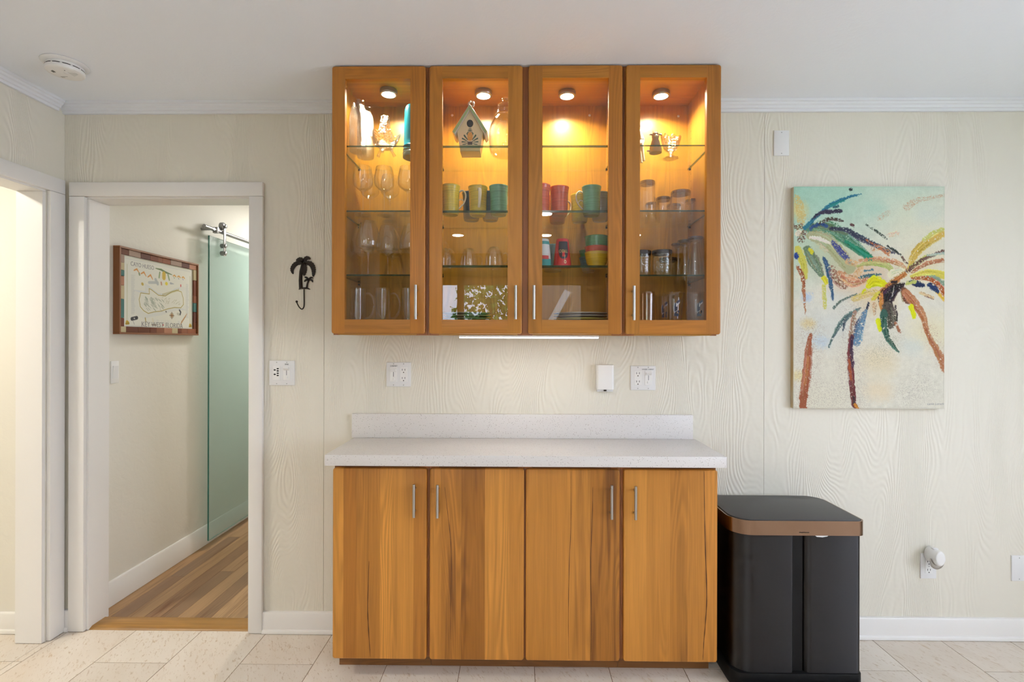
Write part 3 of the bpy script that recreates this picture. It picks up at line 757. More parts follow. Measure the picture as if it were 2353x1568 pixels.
# teal tumbler, upside down
p = onZ(953, 364, S1)
t = thing('teal_tumbler', (p.x, p.y, S1 + E), 'glossy teal tumbler standing upside down on the top left shelf', 'tumbler')
o = [(.0505, 0), (.0515, .003), (.051, .012)]
for z in (.018, .030, .046): o += [(.0505 - z * .04, z - .002), (.0520 - z * .04, z), (.0505 - z * .04, z + .002)]
o += spline2([(.0475, .07), (.0455, .13), (.0430, .195), (.040, .214), (.033, .222), (0, .224)], 4)
part('body', lathe(o + [(0, .219), (.036, .214), (.047, .01), (.0475, 0), (.0505, 0)], 44), M['glaze'], t, (.010, .20, .27, 1))
# ---------------- wine glasses
def wine_mesh(h, rmax, rrim, zb, zmax, knob=.006):
    H = h - zb
    o = spline2([(0, zb), (.007, zb + .001), (rmax * .62, zb + .13 * H), (rmax * .93, zb + (zmax * .62) * H), (rmax, zb + zmax * H), (rmax * .97 + rrim * .03, zb + (zmax + .2) * H), (rrim, h)], 5)
    bowl = lathe(shell(o, .0011, .004), 36)
    stem = lathe([(0, .004)] + spline2([(.010, .0042), (.005, .010), (.0034, .03), (.0034, zb * .72), (.0042, zb * .84), (knob, zb * .93), (.0062, zb + .0005)], 4) + [(0, zb + .0006)], 20)
    foot = lathe([(0, 0), (.031, 0), (.0335, .0012), (.033, .0022), (.020, .0032), (.010, .0045), (0, .0046)], 36)
    return bowl, stem, foot
def wine_thing(loc, label, group, ms, thick=M['warethick']):
    t = thing('wine_glass', loc, label, 'wine glass', group)
    for n, me, mm in zip(('bowl', 'stem', 'foot'), ms, (M['ware'], thick, M['ware'])): part(n, me, mm, t)
    return t
gA = wine_mesh(.205, .0415, .0345, .100, .42)
gB = wine_mesh(.226, .0490, .0300, .096, .27)
grpA, grpB = 'wine glasses on the second shelf of the left cabinet', 'wine glasses on the third shelf of the left cabinet'
for px, py, lb in ((834, 496, 'round-bowled wine glass at the left end of the front row, second shelf'), (883, 497, 'round-bowled wine glass in the middle of the front row, second shelf'), (937, 497, 'round-bowled wine glass half hidden by the door stile, second shelf'),
                   (850, 511, 'round-bowled wine glass in the back row between the two left ones, second shelf'), (896, 511, 'round-bowled wine glass in the back row, right of the middle one, second shelf')):
    p = onZ(px, py, S2); wine_thing((p.x, max(min(p.y, -.062), -.255), S2 + E), lb, grpA, gA)
for px, Y, lb in ((846, -.248, 'large tapered wine glass nearest the door, third shelf of the left cabinet'), (832, -.135, 'large tapered wine glass behind the front one at left, third shelf'), (891, -.162, 'large tapered wine glass in the middle of the third shelf, left cabinet'),
                  (902, -.052, 'large tapered wine glass against the back panel, third shelf, left cabinet'), (945, -.190, 'large tapered wine glass half hidden by the door stile, third shelf')):
    x = onY(px, 600, Y).x; wine_thing((x, Y if Y < -.056 else -.058, S3 + E), lb, grpB, gB)
# ---------------- tall clear mugs on the cabinet floor
def mug_glass(px, Y, label):
    x = onY(px, 700, Y).x
    t = thing('glass_mug', (x, Y, FLOOR_IN + E), label, 'mug', 'tall clear glass mugs in the left cabinet')
    o = [(0, 0), (.028, 0), (.0315, .002), (.032, .008), (.0325, .06), (.0335, .148), (.0338, .152)]
    part('body', lathe(shell(o, .0028, .010), 40), M['warethick'], t)
    part('handle', tube(smoothpath([(.031, 0, .128), (.048, 0, .131), (.064, 0, .112), (.070, 0, .080), (.062, 0, .046), (.047, 0, .027), (.031, 0, .026)]), .0048, 12), M['warethick'], t)
mug_glass(822, -.20, 'tall clear glass mug at the left end of the cabinet floor')
mug_glass(881, -.20, 'tall clear glass mug in the middle, its handle fully visible')
mug_glass(940, -.20, 'tall clear glass mug at right, half hidden by the door stile')
# ---------------- middle cabinet, top shelf: birdhouse and lidded jar
q = onZ(1079, 348, M1); yb0 = q.y
bx = onY(1080, 300, yb0).x
t = thing('ceramic_birdhouse', (bx, yb0 + .04, M1 + E), 'ceramic birdhouse with green roof edge and painted pineapple', 'birdhouse')
def bz_(py): return onY(1080, py, yb0).z - M1 - E
ze, za = bz_(300), bz_(250)
def house(y, k=1.0): return [(-.0405 * k, 0), (.0405 * k, 0), (.0555 * k, ze), (0, za), (-.0555 * k, ze)]
part('body', prism(house(0), 'y', -.04, .036, .0025), M['glaze'], t, (.80, .66, .40, 1))
hz = bz_(243)
for s in (-1, 1):
    rp = [(s * .0735, ze - .009), (s * .0625, ze - .0205), (0, za - .008), (0, hz), (s * .003, hz)]
    part('roof_slope', prism(rp if s > 0 else rp[::-1], 'y', -.052, .044, .0015), M['glaze'], t, (.62, .60, .52, 1))
    fe = [(s * .0715, ze - .0095), (s * .0640, ze - .0175), (0, za - .0045), (0, hz - .002)]
    part('roof_fascia', prism(fe if s > 0 else fe[::-1], 'y', -.0545, -.0521, .0006), M['glaze'], t, (.30, .44, .20, 1))
part('base_trim', box(-.0418, .0418, -.0415, .0375, .0003, .016, .002), M['glaze'], t, (.42, .50, .36, 1))
me = lathe([(0, .0006), (.0125, .0006), (.0135, 0), (0, 0)], 28); me.transform(TR(0, -.0402, bz_(284)) @ Matrix.Rotation(PI / 2, 4, 'X') @ Matrix.Diagonal((1, 1.18, 1, 1)))
part('entry_hole', me, M['black'], t)
part('hanging_loop', tube([(.004 + .011 * math.cos(a), -.030, hz + .010 + .011 * math.sin(a)) for a in np.linspace(-.9, PI + .9, 18)], .0042, 10, ref=(1, 0, 0)), M['glaze'], t, (.66, .58, .48, 1))
def pine(u, v):
    x, y = (u - .5) * 2, v * 2 - 1          # y up
    if (x / .34) ** 2 + ((y + .05) / .5) ** 2 < 1:
        return (.62, .26, .05) if (int((x + y) * 9) + int((x - y) * 9)) % 2 else (.85, .45, .12)
    if y > .35 and abs(x) < .36 * (1.0 - y) + .10 and (int(abs(x) * 14 + y * 3) % 2 == 0): return (.06, .10, .05)
    r = math.hypot(x, y + .55); a = math.atan2(y + .75, abs(x))
    if abs(x) > .25 and abs(x) < .98 and -1 < y < .45 and math.sin(a * 16) > .25 and r < 1.0: return (.07, .13, .08)
    if y < -.62 and abs(x) < .28: return (.10, .08, .07)
    return None
pz0, pz1 = bz_(333), bz_(293)
decal('painted_pineapple', t, M['print'], 44, 44, lambda u, v: ((u - .5) * .070, -.0405, pz0 + v * (pz1 - pz0)), pine)
p = onZ(1161, 357, M1)
t = thing('glass_jar', (p.x, min(p.y, -.12), M1 + E), 'large clear glass jar with ribbed glass lid beside the birdhouse', 'jar')
o = spline2([(0, 0), (.050, 0), (.060, .006), (.067, .03), (.070, .075), (.066, .115), (.052, .148), (.042, .160), (.042, .166)], 5)
part('body', lathe(shell(o, .003, .008), 44), M['warethick'], t)
lp = [(0, .1665), (.044, .1665)]
for k in range(6): lp += [(.0455 - k * .002, .170 + k * .008), (.0425 - k * .002, .174 + k * .008)]
lp += spline2([(.030, .214), (.018, .222), (.013, .230), (.016, .238), (.010, .245), (0, .246)], 4)
part('lid', lathe(lp, 40), M['warethick'], t)
# ---------------- coloured mugs
mug_o = [(0, .004), (.027, .004), (.0285, 0), (.031, 0), (.034, .006), (.0352, .014), (.0358, .03), (.0364, .06), (.0372, .088), (.0388, .106), (.0408, .117), (.0414, .1205), (.0405, .1218), (.0392, .1205), (.0368, .105), (.0345, .08), (.0335, .012), (0, .010)]
mug_me = lathe(mug_o, 44)
mug_h = tube(smoothpath([(.0355, 0, .098), (.050, 0, .103), (.0615, 0, .094), (.0640, 0, .074), (.056, 0, .050), (.0365, 0, .028)], 7), [.0065, .0065, .007, .007, .006, .0055], 12, .5, ref=(0, 1, 0))
mug_c = tube(smoothpath([(.0360, 0, .062), (.046, 0, .066), (.0555, 0, .056)], 5), [.004, .004, .003], 8, .6, ref=(0, 1, 0))
MUGC = {'yellow': (.66, .50, .045, 1), 'green': (.13, .36, .22, 1), 'blue': (.04, .12, .20, 1), 'coral': (.58, .105, .045, 1), 'slate': (.13, .19, .21, 1)}
def mug(px, py, c, rot, label):
    p = onZ(px, py, M2); y = max(min(p.y, -.072), -.248)
    t = thing('stoneware_mug', (p.x if y == p.y else onY(px, py, y).x, y, M2 + E), label, 'mug', 'ringed stoneware mugs in the middle cabinet', math.radians(rot))
    part('body', mug_me, M['ceramic'], t, MUGC[c]); hc = (.78, .70, .52, 1) if c != 'blue' else MUGC[c]
    part('handle', mug_h, M['glaze'], t, hc); part('handle_curl', mug_c, M['glaze'], t, hc)
mug(1035, 495, 'yellow', 0, 'yellow ringed mug at the left end, pale handle turned right')
mug(1098, 497, 'yellow', -78, 'yellow ringed mug with its handle facing forward')
mug(1146, 496, 'green', 60, 'sage green ringed mug at the right behind the second door')
mug(1083, 508, 'blue', 100, 'blue mug in the back row between the two yellow ones')
mug(1127, 508, 'blue', 60, 'blue mug in the back row between yellow and green mugs')
mug(1242, 494, 'coral', 90, 'coral red mug half hidden by the third door stile')
mug(1285, 498, 'coral', 100, 'coral red ringed mug in full view, front row')
mug(1281, 520, 'coral', 20, 'coral red mug mostly hidden behind the front coral one')
mug(1332, 512, 'yellow', 80, 'yellow mug in the back row behind coral and green mugs')
mug(1359, 497, 'green', 180, 'sage green ringed mug with pale handle turned left')
mug(1379, 509, 'slate', 45, 'slate blue mug peeking out behind the green mug at right')
# ---------------- third shelf of the middle cabinet: inverted punch cups, printed pints, bowls
cup_o = spline2([(.0385, 0), (.0395, .002), (.0392, .03), (.0365, .060), (.028, .082), (.016, .092), (0, .094)], 5)
cup_me = lathe(cup_o + [(0, .088)] + [(max(r - .0028, 0), z - .003) for r, z in reversed(cup_o[:-2]) if z > .003] + [(.0357, 0), (.0385, 0)], 40)
cup_h = tube(smoothpath([(.0385, 0, .060), (.054, 0, .062), (.063, 0, .045), (.057, 0, .024), (.0392, 0, .018)]), .0038, 10)
def punch(px, Y, rot, label):
    t = thing('punch_cup', (onY(px, 590, Y).x, Y, M3 + E), label, 'cup', 'clear punch cups upside down in the middle cabinet', math.radians(rot))
    part('bowl', cup_me, M['warethick'], t); part('handle', cup_h, M['warethick'], t)
punch(1027, -.17, -75, 'clear glass punch cup upside down at the left end of the third shelf')
punch(1078, -.17, 30, 'clear glass punch cup upside down, middle one of three')
punch(1136, -.20, -20, 'clear glass punch cup upside down, handle at right by the stile')
def pint_r(z): return .0385 - .0125 * z / .118
def pint(px, Y, label, mat, col=None):
    t = thing('printed_pint', (onY(px, 590, Y).x, Y, M3 + E), label, 'pint glass')
    o = [(.0385, 0), (.0392, .0015)] + [(pint_r(z), z) for z in np.linspace(.004, .112, 10)] + [(.0262, .117), (.024, .119), (0, .119)]
    part('body', lathe(o + [(0, .110), (.022, .108)] + [(pint_r(z) - .0028, z) for z in np.linspace(.104, .004, 8)] + [(.0358, 0), (.0385, 0)], 40), mat, t, col)
    return t
def on_pint(ang, rr=0): return lambda u, v: None
t = pint(1292, -.225, 'red printed pint glass standing upside down, gold lettering on a dark panel', M['glaze'], (.62, .045, .055, 1))
def ppos(a0, a1, z0, z1, off=.0004):
    def f(u, v):
        a = a0 + (a1 - a0) * u; z = z0 + (z1 - z0) * v; r = pint_r(z) + off
        return (r * math.cos(a), r * math.sin(a), z)
    return f
def panel(u, v):
    if v > .42: return (.035, .030, .045)
    if (u - .5) ** 2 / .20 + (v - .42) ** 2 / .16 < 1 and not (.38 < u < .62 and v > .15): return (.06, .055, .075)
    return None
decal('dark_panel', t, M['print'], 26, 30, ppos(-PI / 2 - .62, -PI / 2 + .78, .030, .106), panel)
def wrap_text(name, body, size, z, ang, col, parent, sx=1):
    """lettering bent round the pint, upside down as the glass stands"""
    c = bpy.data.curves.new('t', 'FONT'); c.body = body; c.size = size; c.align_x = 'CENTER'; c.align_y = 'CENTER'; c.resolution_u = 2
    o = bpy.data.objects.new('t', c); COL.objects.link(o); bpy.context.view_layer.update()
    me = bpy.data.meshes.new_from_object(o.evaluated_get(bpy.context.evaluated_depsgraph_get()))
    bpy.data.objects.remove(o); bpy.data.curves.remove(c); me.materials.clear()
    for v in me.vertices:
        x, y = -v.co.x * sx, -v.co.y; zz = z + y; r = pint_r(zz) + .0009; a = ang + x / r
        v.co = (r * math.cos(a), r * math.sin(a), zz)
    part(name, me, col, parent)
M['gold'] = plain('gold_ink', (.72, .52, .18), .4)
wrap_text('lettering', 'TREO', .017, .066, -PI / 2 + .05, M['gold'], t, .9)
def trumpet(u, v):
    x, y = u * 2 - 1, v * 2 - 1
    if abs(x - (.1 * y)) < .13 and y > -.4: return (.80, .62, .40)
    if (x - .15) ** 2 / .5 + (y + .55) ** 2 / .16 < 1 and (x - .15) ** 2 / .12 + (y + .55) ** 2 / .03 > 1: return (.80, .62, .40)
    return None
decal('printed_figure', t, M['print'], 16, 24, ppos(-PI / 2 + .02, -PI / 2 + .42, .012, .050), trumpet)
t = pint(1247, -.225, 'white and teal printed pint glass upside down behind the third door stile', M['glaze'], (.62, .66, .66, 1))
def teal(u, v):
    if v < .28 or v > .86: return (.06, .30, .30)
    if .45 < u < .75 and .06 < (v - .2) < .2: return (.6, .1, .1)
    return None
decal('teal_bands', t, M['print'], 40, 24, ppos(-PI / 2 - 1.5, -PI / 2 + 1.5, .004, .108), teal)
pint(1270, -.11, 'blue grey pint glass upside down behind the red one', M['glaze'], (.12, .20, .23, 1))
bA = lathe([(0, .002), (.022, .002), (.024, 0), (.027, 0), (.032, .006), (.042, .022), (.047, .045), (.0495, .064), (.0505, .0665), (.0485, .068), (.0465, .064), (.044, .045), (.039, .024), (.029, .010), (0, .006)], 44)
bB = lathe([(0, .002), (.030, .002), (.032, 0), (.036, 0), (.0405, .006), (.0445, .016), (.0475, .03), (.0498, .060), (.0508, .0645), (.0488, .066), (.0468, .06), (.0445, .03), (.040, .012), (0, .006)], 44)
bC = lathe([(0, .002), (.022, .002), (.024, 0), (.027, 0), (.030, .008), (.035, .03), (.0410, .062), (.0418, .0645), (.040, .066), (.0388, .06), (.0328, .03), (.027, .011), (0, .006)], 40)
rim_m = M['bowl']
def bowl(me, px, Y, z, col, label, pyref=600):
    o = obj('stoneware_bowl', me, M['bowl'], None, (onY(px, pyref, Y).x, Y, z), col)
    tag(o, label, 'bowl', 'stacked stoneware bowls'); return o
Yb = -.205
bowl(bA, 1371, Yb, M3 + E, (.62, .42, .02, 1), 'yellow stoneware bowl at the bottom of the front stack')
bowl(bA, 1371, Yb, M3 + E + .0235, (.50, .07, .025, 1), 'red stoneware bowl in the middle of the front stack')
bowl(bB, 1371, Yb, M3 + E + .0685, (.07, .24, .09, 1), 'green stoneware bowl on top of the front stack')
bowl(bC, 1352, -.085, M3 + E, (.08, .18, .26, 1), 'blue stoneware bowl at the bottom of the small back stack')
bowl(bC, 1352, -.085, M3 + E + .0305, (.06, .20, .10, 1), 'dark green stoneware bowl on top of the small back stack')
# ---------------- plates on the floor of the middle cabinet
pl = [(0, .0015), (.055, .0015), (.057, 0), (.062, 0), (.072, .0045), (.098, .0095), (.1035, .0105), (.1045, .0125), (.1025, .0140), (.095, .0125), (.070, .0075), (.058, .0040), (0, .0035)]
plate_me = lathe(pl, 56); plate_big = lathe([(r * 1.14, z) for r, z in pl], 56)
for k, c in enumerate(((.16, .16, .10), (.30, .31, .20), (.36, .34, .22), (.40, .37, .26))):
    o = obj('dinner_plate', plate_me, M['glaze'], None, (onY(1073, 720, -.17).x, -.17, FLOOR_IN + E + k * .0118), c + (1,))
    tag(o, ('lowest dark plate of the left plate stack', 'second plate from the bottom of the left plate stack', 'third plate from the bottom of the left plate stack', 'top olive plate of the left plate stack')[k], 'plate', 'dinner plates stacked on the middle cabinet floor')
for k, c in enumerate(((.16, .16, .10), (.60, .55, .12), (.38, .40, .42), (.44, .42, .38))):
    o = obj('dinner_plate', plate_big, M['glaze'], None, (onY(1336, 720, -.17).x, -.17, FLOOR_IN + E + k * .0118), c + (1,))
    tag(o, ('lowest dark plate of the right plate stack', 'yellow-green plate second from the bottom of the right plate stack', 'grey plate third from the bottom of the right plate stack', 'top grey plate of the right plate stack')[k], 'plate', 'dinner plates stacked on the middle cabinet floor')
# ---------------- right cabinet, top shelf: figurines and footed dish
p = onZ(1506, 352, S1)
t = thing('cow_figurine', (p.x, p.y, S1 + E), 'small brown cow bell figurine with ears and horns', 'figurine')
part('body', lathe([(0, .012), (.021, .012), (.0245, .001), (.0255, 0), (.0262, .004)] + spline2([(.0255, .014), (.021, .034), (.016, .050), (.0135, .058), (.0145, .064), (.0155, .072), (.013, .081), (.006, .085), (0, .086)], 4), 30), M['glaze'], t, (.36, .27, .17, 1))
for s in (-1, 1):
    part('ear', tube(smoothpath([(s * .010, -.002, .074), (s * .019, -.002, .077), (s * .027, -.002, .0745)]), [.002, .0042, .001], 10), M['glaze'], t, (.34, .24, .16, 1))
    part('horn', tube(smoothpath([(s * .006, 0, .081), (s * .010, 0, .088), (s * .009, 0, .096)]), [.0025, .002, .0006], 8), M['glaze'], t, (.40, .34, .26, 1))
part('muzzle', xform(lathe([(0, -.005), (.006, -.004), (.0085, 0), (.006, .004), (0, .005)], 20), TR(0, -.014, .067) @ Matrix.Diagonal((1, .7, .8, 1))), M['glaze'], t, (.70, .62, .36, 1))
part('tail', tube(smoothpath([(-.022, -.004, .010), (-.030, -.008, .006), (-.037, -.012, .0045)]), [.003, .0035, .004], 10), M['glaze'], t, (.75, .70, .62, 1))
p = onZ(1471, 372, S1)
t = thing('giraffe_figurine', (p.x, max(p.y, -.25), S1 + E), 'white long-legged animal figurine half hidden by the right cabinet door stile', 'figurine')
wcol = (.74, .70, .64, 1)
part('body', tube(smoothpath([(-.040, .012, .075), (-.02, .012, .078), (.0, .012, .084), (.010, .012, .098), (.004, .012, .125), (-.006, .010, .140), (-.022, .006, .136)]), [.010, .016, .016, .012, .008, .009, .005], 14), M['glaze'], t, wcol)
for (x, y) in ((.013, 0), (.010, .024), (-.034, 0), (-.036, .024)):
    part('leg', tube(smoothpath([(x * .5, y, .08), (x * .9, y, .04), (x * 1.25, y, .0035)]), [.008, .0055, .006], 12), M['glaze'], t, wcol)
for s in (-1, 1): part('horn', tube([(-.003, .010 + s * .004, .146), (0.002, .010 + s * .006, .158)], [.002, .0015], 8), M['glaze'], t, (.3, .24, .16, 1))
p = onZ(1541, 366, S1)
t = thing('crystal_compote', (p.x, max(p.y, -.22), S1 + E), 'cut crystal footed dish with petal rim next to the cow figurine', 'dish')
o = spline2([(0, .030), (.010, .031), (.024, .040), (.036, .062), (.044, .088)], 5)
part('bowl', lathe_mod(shell(o, .003), lambda a, r, z: (r * (1 + .05 * math.cos(8 * a)), z + max(0, (z - .062) / .026) * (.018 * abs(math.cos(4 * a)) + .016 * math.sin(a - .4))), 64), M['crystal'], t)
part('stem', lathe(spline2([(.014, .006), (.008, .014), (.007, .022), (.012, .031)], 4), 24), M['crystal'], t)
part('foot', lathe_mod([(0, 0), (.030, 0), (.033, .003), (.020, .007), (0, .009)], lambda a, r, z: (r * (1 + .07 * math.cos(8 * a)), z), 48), M['crystal'], t)
# ---------------- right cabinet, second shelf: inverted thick-based tumblers
def tumbler(px, Y, h, r, label, zs=S2, name='tumbler', grp='tumblers upside down on the second shelf of the right cabinet'):
    t = thing(name, (onY(px, 460, Y).x, Y, zs + E), label, 'tumbler', grp)
    o = [(r, 0), (r + .0006, .001), (r - .0004, h * .5), (r - .001, h - .014)]
    part('wall', lathe(o + [(r - .004, h - .0142), (r - .003, h * .5), (r - .0024, 0), (r, 0)], 40), M['ware'], t)
    part('thick_base', lathe([(0, h - .0138), (r - .0012, h - .0138), (r - .0010, h - .004), (r - .003, h - .0005), (r - .008, h), (r - .010, h - .003), (0, h - .004)], 40), M['rimdark'], t)
tumbler(1487, -.20, .146, .0345, 'tall straight tumbler upside down at the left of the second shelf, right cabinet')
tumbler(1524, -.165, .088, .0320, 'short tumbler upside down, second from left in the right cabinet')
tumbler(1564, -.215, .100, .0420, 'widest short tumbler upside down at the front of the right cabinet')
tumbler(1499, -.075, .088, .0320, 'short tumbler upside down against the back panel behind the tall one')
tumbler(1548, -.075, .082, .0320, 'short tumbler upside down in the back row behind the widest one')
tumbler(1590, -.085, .100, .0320, 'short tumbler upside down at the far right back of the second shelf')
# ---------------- third shelf: cobalt-rimmed tumblers and footed pilsners upside down
def cobalt(px, Y, h, r, label):
    t = thing('cobalt_tumbler', (onY(px, 600, Y).x, Y, S3 + E), label, 'tumbler', 'blue-rimmed tumblers in the right cabinet')
    o = [(0, 0), (r - .006, 0), (r - .003, .004), (r - .0015, .02), (r, h - .016)]
    part('body', lathe(shell(o, .0026, .014), 40), M['seedy'], t)
    part('blue_rim', lathe([(r, h - .0158), (r + .0006, h - .003), (r - .0005, h), (r - .0025, h), (r - .0032, h - .004), (r - .0028, h - .0158)], 40), M['bluerim'], t)
cobalt(1474, -.225, .107, .0390, 'blue-rimmed clear tumbler cut off by the left stile of the right door')
cobalt(1521, -.235, .107, .0405, 'blue-rimmed clear tumbler standing in full view, front row')
cobalt(1535, -.10, .098, .0390, 'blue-rimmed clear tumbler in the back row, mostly hidden')
def pilsner(px, Y, label):
    h = .170
    t = thing('pilsner_glass', (onY(px, 560, Y).x, Y, S3 + E), label, 'pilsner glass', 'footed pilsner glasses upside down in the right cabinet')
    o = spline2([(.0300, 0), (.0290, .03), (.0245, .09), (.0180, .135), (.0165, .145), (.0190, .149)], 4)
    part('bowl', lathe(o + [(r - .002, z) for r, z in reversed(o) if z < .138] + [(.030, 0)], 36), M['ware'], t)
    part('knuckle', lathe([(0, .139), (.0165, .1455), (.0200, .1495), (.0185, .154), (.0215, .157), (0, .1575)], 32), M['warethick'], t)
    part('foot', lathe([(0, .1578), (.0225, .1578), (.031, .162), (.0325, .166), (.031, .1695), (.010, .1705), (0, .1705)], 36), M['rimdark'], t)
pilsner(1597, -.205, 'footed pilsner glass upside down at the right, nearest the door')
pilsner(1574, -.135, 'footed pilsner glass upside down, middle of the three')
pilsner(1559, -.060, 'footed pilsner glass upside down, furthest back of the three')
# ---------------- cabinet floor: ribbed amber glass and bird-print plastic cups
t = thing('ribbed_glass', (onY(1486, 700, -.215).x, -.215, FLOOR_IN + E), 'smoky amber ribbed glass at the left of the right cabinet floor', 'glass')
o = [(0, 0), (.028, 0), (.0315, .003)]
for k in range(16): o += [(.0318 + k * .0001, .006 + k * .0075), (.0326 + k * .0001, .0095 + k * .0075)]
o += [(.0335, .132), (.0325, .1365)]
part('body', lathe(shell(o, .0025, .008), 40), M['amber'], t)
def bird(u, v):
    x, y = u * 2 - 1, v * 2 - 1
    if ((x + .15) / .34) ** 2 + ((y - .02) / .62) ** 2 < 1:
        if (x + .02) ** 2 / .06 + (y - .42) ** 2 / .05 < 1 and x > -.12: return (.60, .62, .66)
        if abs(y + .28 - .3 * x) < .05: return (.32, .36, .42)
        return (.05, .075, .13)
    if y > .25 and abs(y - .55 - .35 * (x + .0)) < .22 and -.1 < x < .75: return (.55, .57, .62) if y < .5 + .35 * x else (.06, .08, .13)
    if y < -.55 and -.5 < x < .55 and y > -.85: return (.06, .09, .15)
    if .25 < x < .8 and -.75 < y < -.15 and abs(x - .52) < .12 + .12 * math.sin(y * 14): return (.05, .07, .11)
    if (x + .15) ** 2 / .22 + (y - .05) ** 2 / .62 < 1 and x < -.42: return (.50, .53, .58)
    return None
def plcup(px, Y, rot, label):
    h = .133
    t = thing('plastic_cup', (onY(px, 700, Y).x, Y, FLOOR_IN + E), label, 'cup', 'clear plastic cups with a bird print', math.radians(rot))
    R = lambda z: .0335 + .0095 * z / h
    o = [(0, 0), (.031, 0), (.0335, .002)] + [(R(z), z) for z in np.linspace(.006, h - .006, 6)] + [(.0438, h - .004), (.0442, h - .001), (.0432, h)]
    part('body', lathe(shell(o, .0012, .003), 44), M['cupplastic'], t)
    def pos(u, v):
        a = -PI / 2 - .42 + .95 * u; z = .028 + .074 * v; r = R(z) + .0005
        return (r * math.cos(a), r * math.sin(a), z)
    decal('bird_print', t, M['print'], 40, 56, pos, bird)
plcup(1547, -.225, 0, 'clear plastic cup with navy bird print in the middle of the right cabinet floor')
plcup(1597, -.225, 4, 'clear plastic cup with navy bird print at the right end')
plcup(1527, -.105, -22, 'clear plastic cup with bird print behind the middle cup')

# ================================================================== TRASH CAN
def rrect(x0, x1, y0, y1, r, n=6):
    """rounded rectangle, r = (front-left, front-right, back-right, back-left)"""
    out = []
    for (cx, cy, a0, rr_) in ((x0 + r[0], y0 + r[0], PI, r[0]), (x1 - r[1], y0 + r[1], 1.5 * PI, r[1]), (x1 - r[2], y1 - r[2], 0, r[2]), (x0 + r[3], y1 - r[3], .5 * PI, r[3])):
        for k in range(n + 1):
            a = a0 + .5 * PI * k / n; out.append((cx + rr_ * math.cos(a), cy + rr_ * math.sin(a)))
    return out
TX0, TX1, TY0, TY1, TZ = .836, 1.352, -.362, -.030, .660
tc = thing('trash_can', ((TX0 + TX1) / 2, -.2, 0), 'black steel two-compartment step trash can beside the base cabinets', 'trash can')
xm0, xm1 = onY(1822, 1400, -.352).x, onY(1848, 1400, -.352).x
i_ = .010
obj('body_panel', prism(rrect(TX0 + i_, xm0, TY0 + i_, TY1 - .006, (.077, .006, .006, .06), 10), 'z', .062, TZ - .045, 0), M['binsteel'], tc)
obj('body_panel', prism(rrect(xm1, TX1 - i_, TY0 + i_, TY1 - .006, (.030, .022, .06, .006), 10), 'z', .062, TZ - .045, 0), M['binsteel'], tc)
obj('center_channel', box(xm0 + .0003, xm1 - .0003, TY0 + .022, TY1 - .01, .062, TZ - .045), M['black'], tc)
obj('base', prism(rrect(TX0 + .002, TX1 - .006, TY0 + .002, TY1 - .002, (.055, .03, .05, .05)), 'z', .0005, .0618, .004), M['black'], tc)
rim_o = rrect(TX0, TX1, TY0, TY1, (.085, .03, .075, .075), 10); rim_i = rrect(TX0 + .006, TX1 - .006, TY0 + .006, TY1 - .006, (.079, .024, .069, .069), 10)
def ring(outer, inner, z0, z1):
    bm = bmesh.new(); L = [[bm.verts.new((x, y, z)) for x, y in p] for p, z in ((outer, z0), (outer, z1), (inner, z1), (inner, z0))]
    n = len(outer)
    for a in range(4):
        A, B = L[a], L[(a + 1) % 4]
        for k in range(n): bm.faces.new((A[k], A[(k + 1) % n], B[(k + 1) % n], B[k]))
    bmesh.ops.recalc_face_normals(bm, faces=bm.faces)
    return fin(bm, smooth=35)
obj('rim_band', ring(rim_o, rim_i, TZ - .058, TZ - .002), M['rim'], tc)
obj('lid', prism(rrect(TX0 + .0085, TX1 - .0085, TY0 + .0085, TY1 - .0085, (.077, .022, .067, .067), 10), 'z', TZ - .05, TZ + .001, .0015), M['binlid'], tc)
pp = rrect(TX0 + .03, TX1 - .004, TY0 - .060, TY0 - .002, (.045, .03, .006, .006))
obj('pedal', prism(pp, 'z', .022, .034, .003), M['binsteel'], tc)
bp0 = onY(1887, 1231, TY0 + .006)
obj('bag_corner', prism([(bp0.x - .034, TZ - .052), (bp0.x + .034, TZ - .052), (bp0.x + .022, TZ - .062), (bp0.x + .004, TZ - .0655), (bp0.x - .018, TZ - .064)], 'y', TY0 + .003, TY0 + .0095), M['bag'], tc)
lg = onY(1848, 1224, TY0 - .0005)
text('maker_name', 'simplehuman', .0075, TR(lg.x, TY0 - .0004, lg.z) @ FACE, M['iron'], tc)

# ================================================================== WALL PLATES, ADAPTER, HOOK, DETECTOR
def wpx(px, py, Y=-.003): p = onY(px, py, Y); return p.x, p.z
def screw(t, x, z, y):
    me = lathe([(0, .0008), (.0022, .0006), (.0026, 0), (0, 0)], 12); me.transform(TR(x, y, z) @ Matrix.Rotation(PI / 2, 4, 'X')); obj('screw', me, M['screw'], t)
def plate(name, x0, x1, y0, y1, label, cat, group=None, th=.006):
    (a, zt), (b, zb) = wpx(x0, y0), wpx(x1, y1)
    t = thing(name, ((a + b) / 2, -.001, zb), label, cat, group)
    bm = bmesh.new(); bbox(bm, a, b, -th, -.0003, zb, zt)
    fe = [e for e in bm.edges if all(abs(v.co.y + th) < 1e-6 for v in e.verts)]
    bmesh.ops.bevel(bm, geom=fe, offset=.003, segments=2, affect='EDGES', profile=.5)
    obj('cover', fin(bm, smooth=40), M['plate'], t)
    return t, a, b, zb, zt
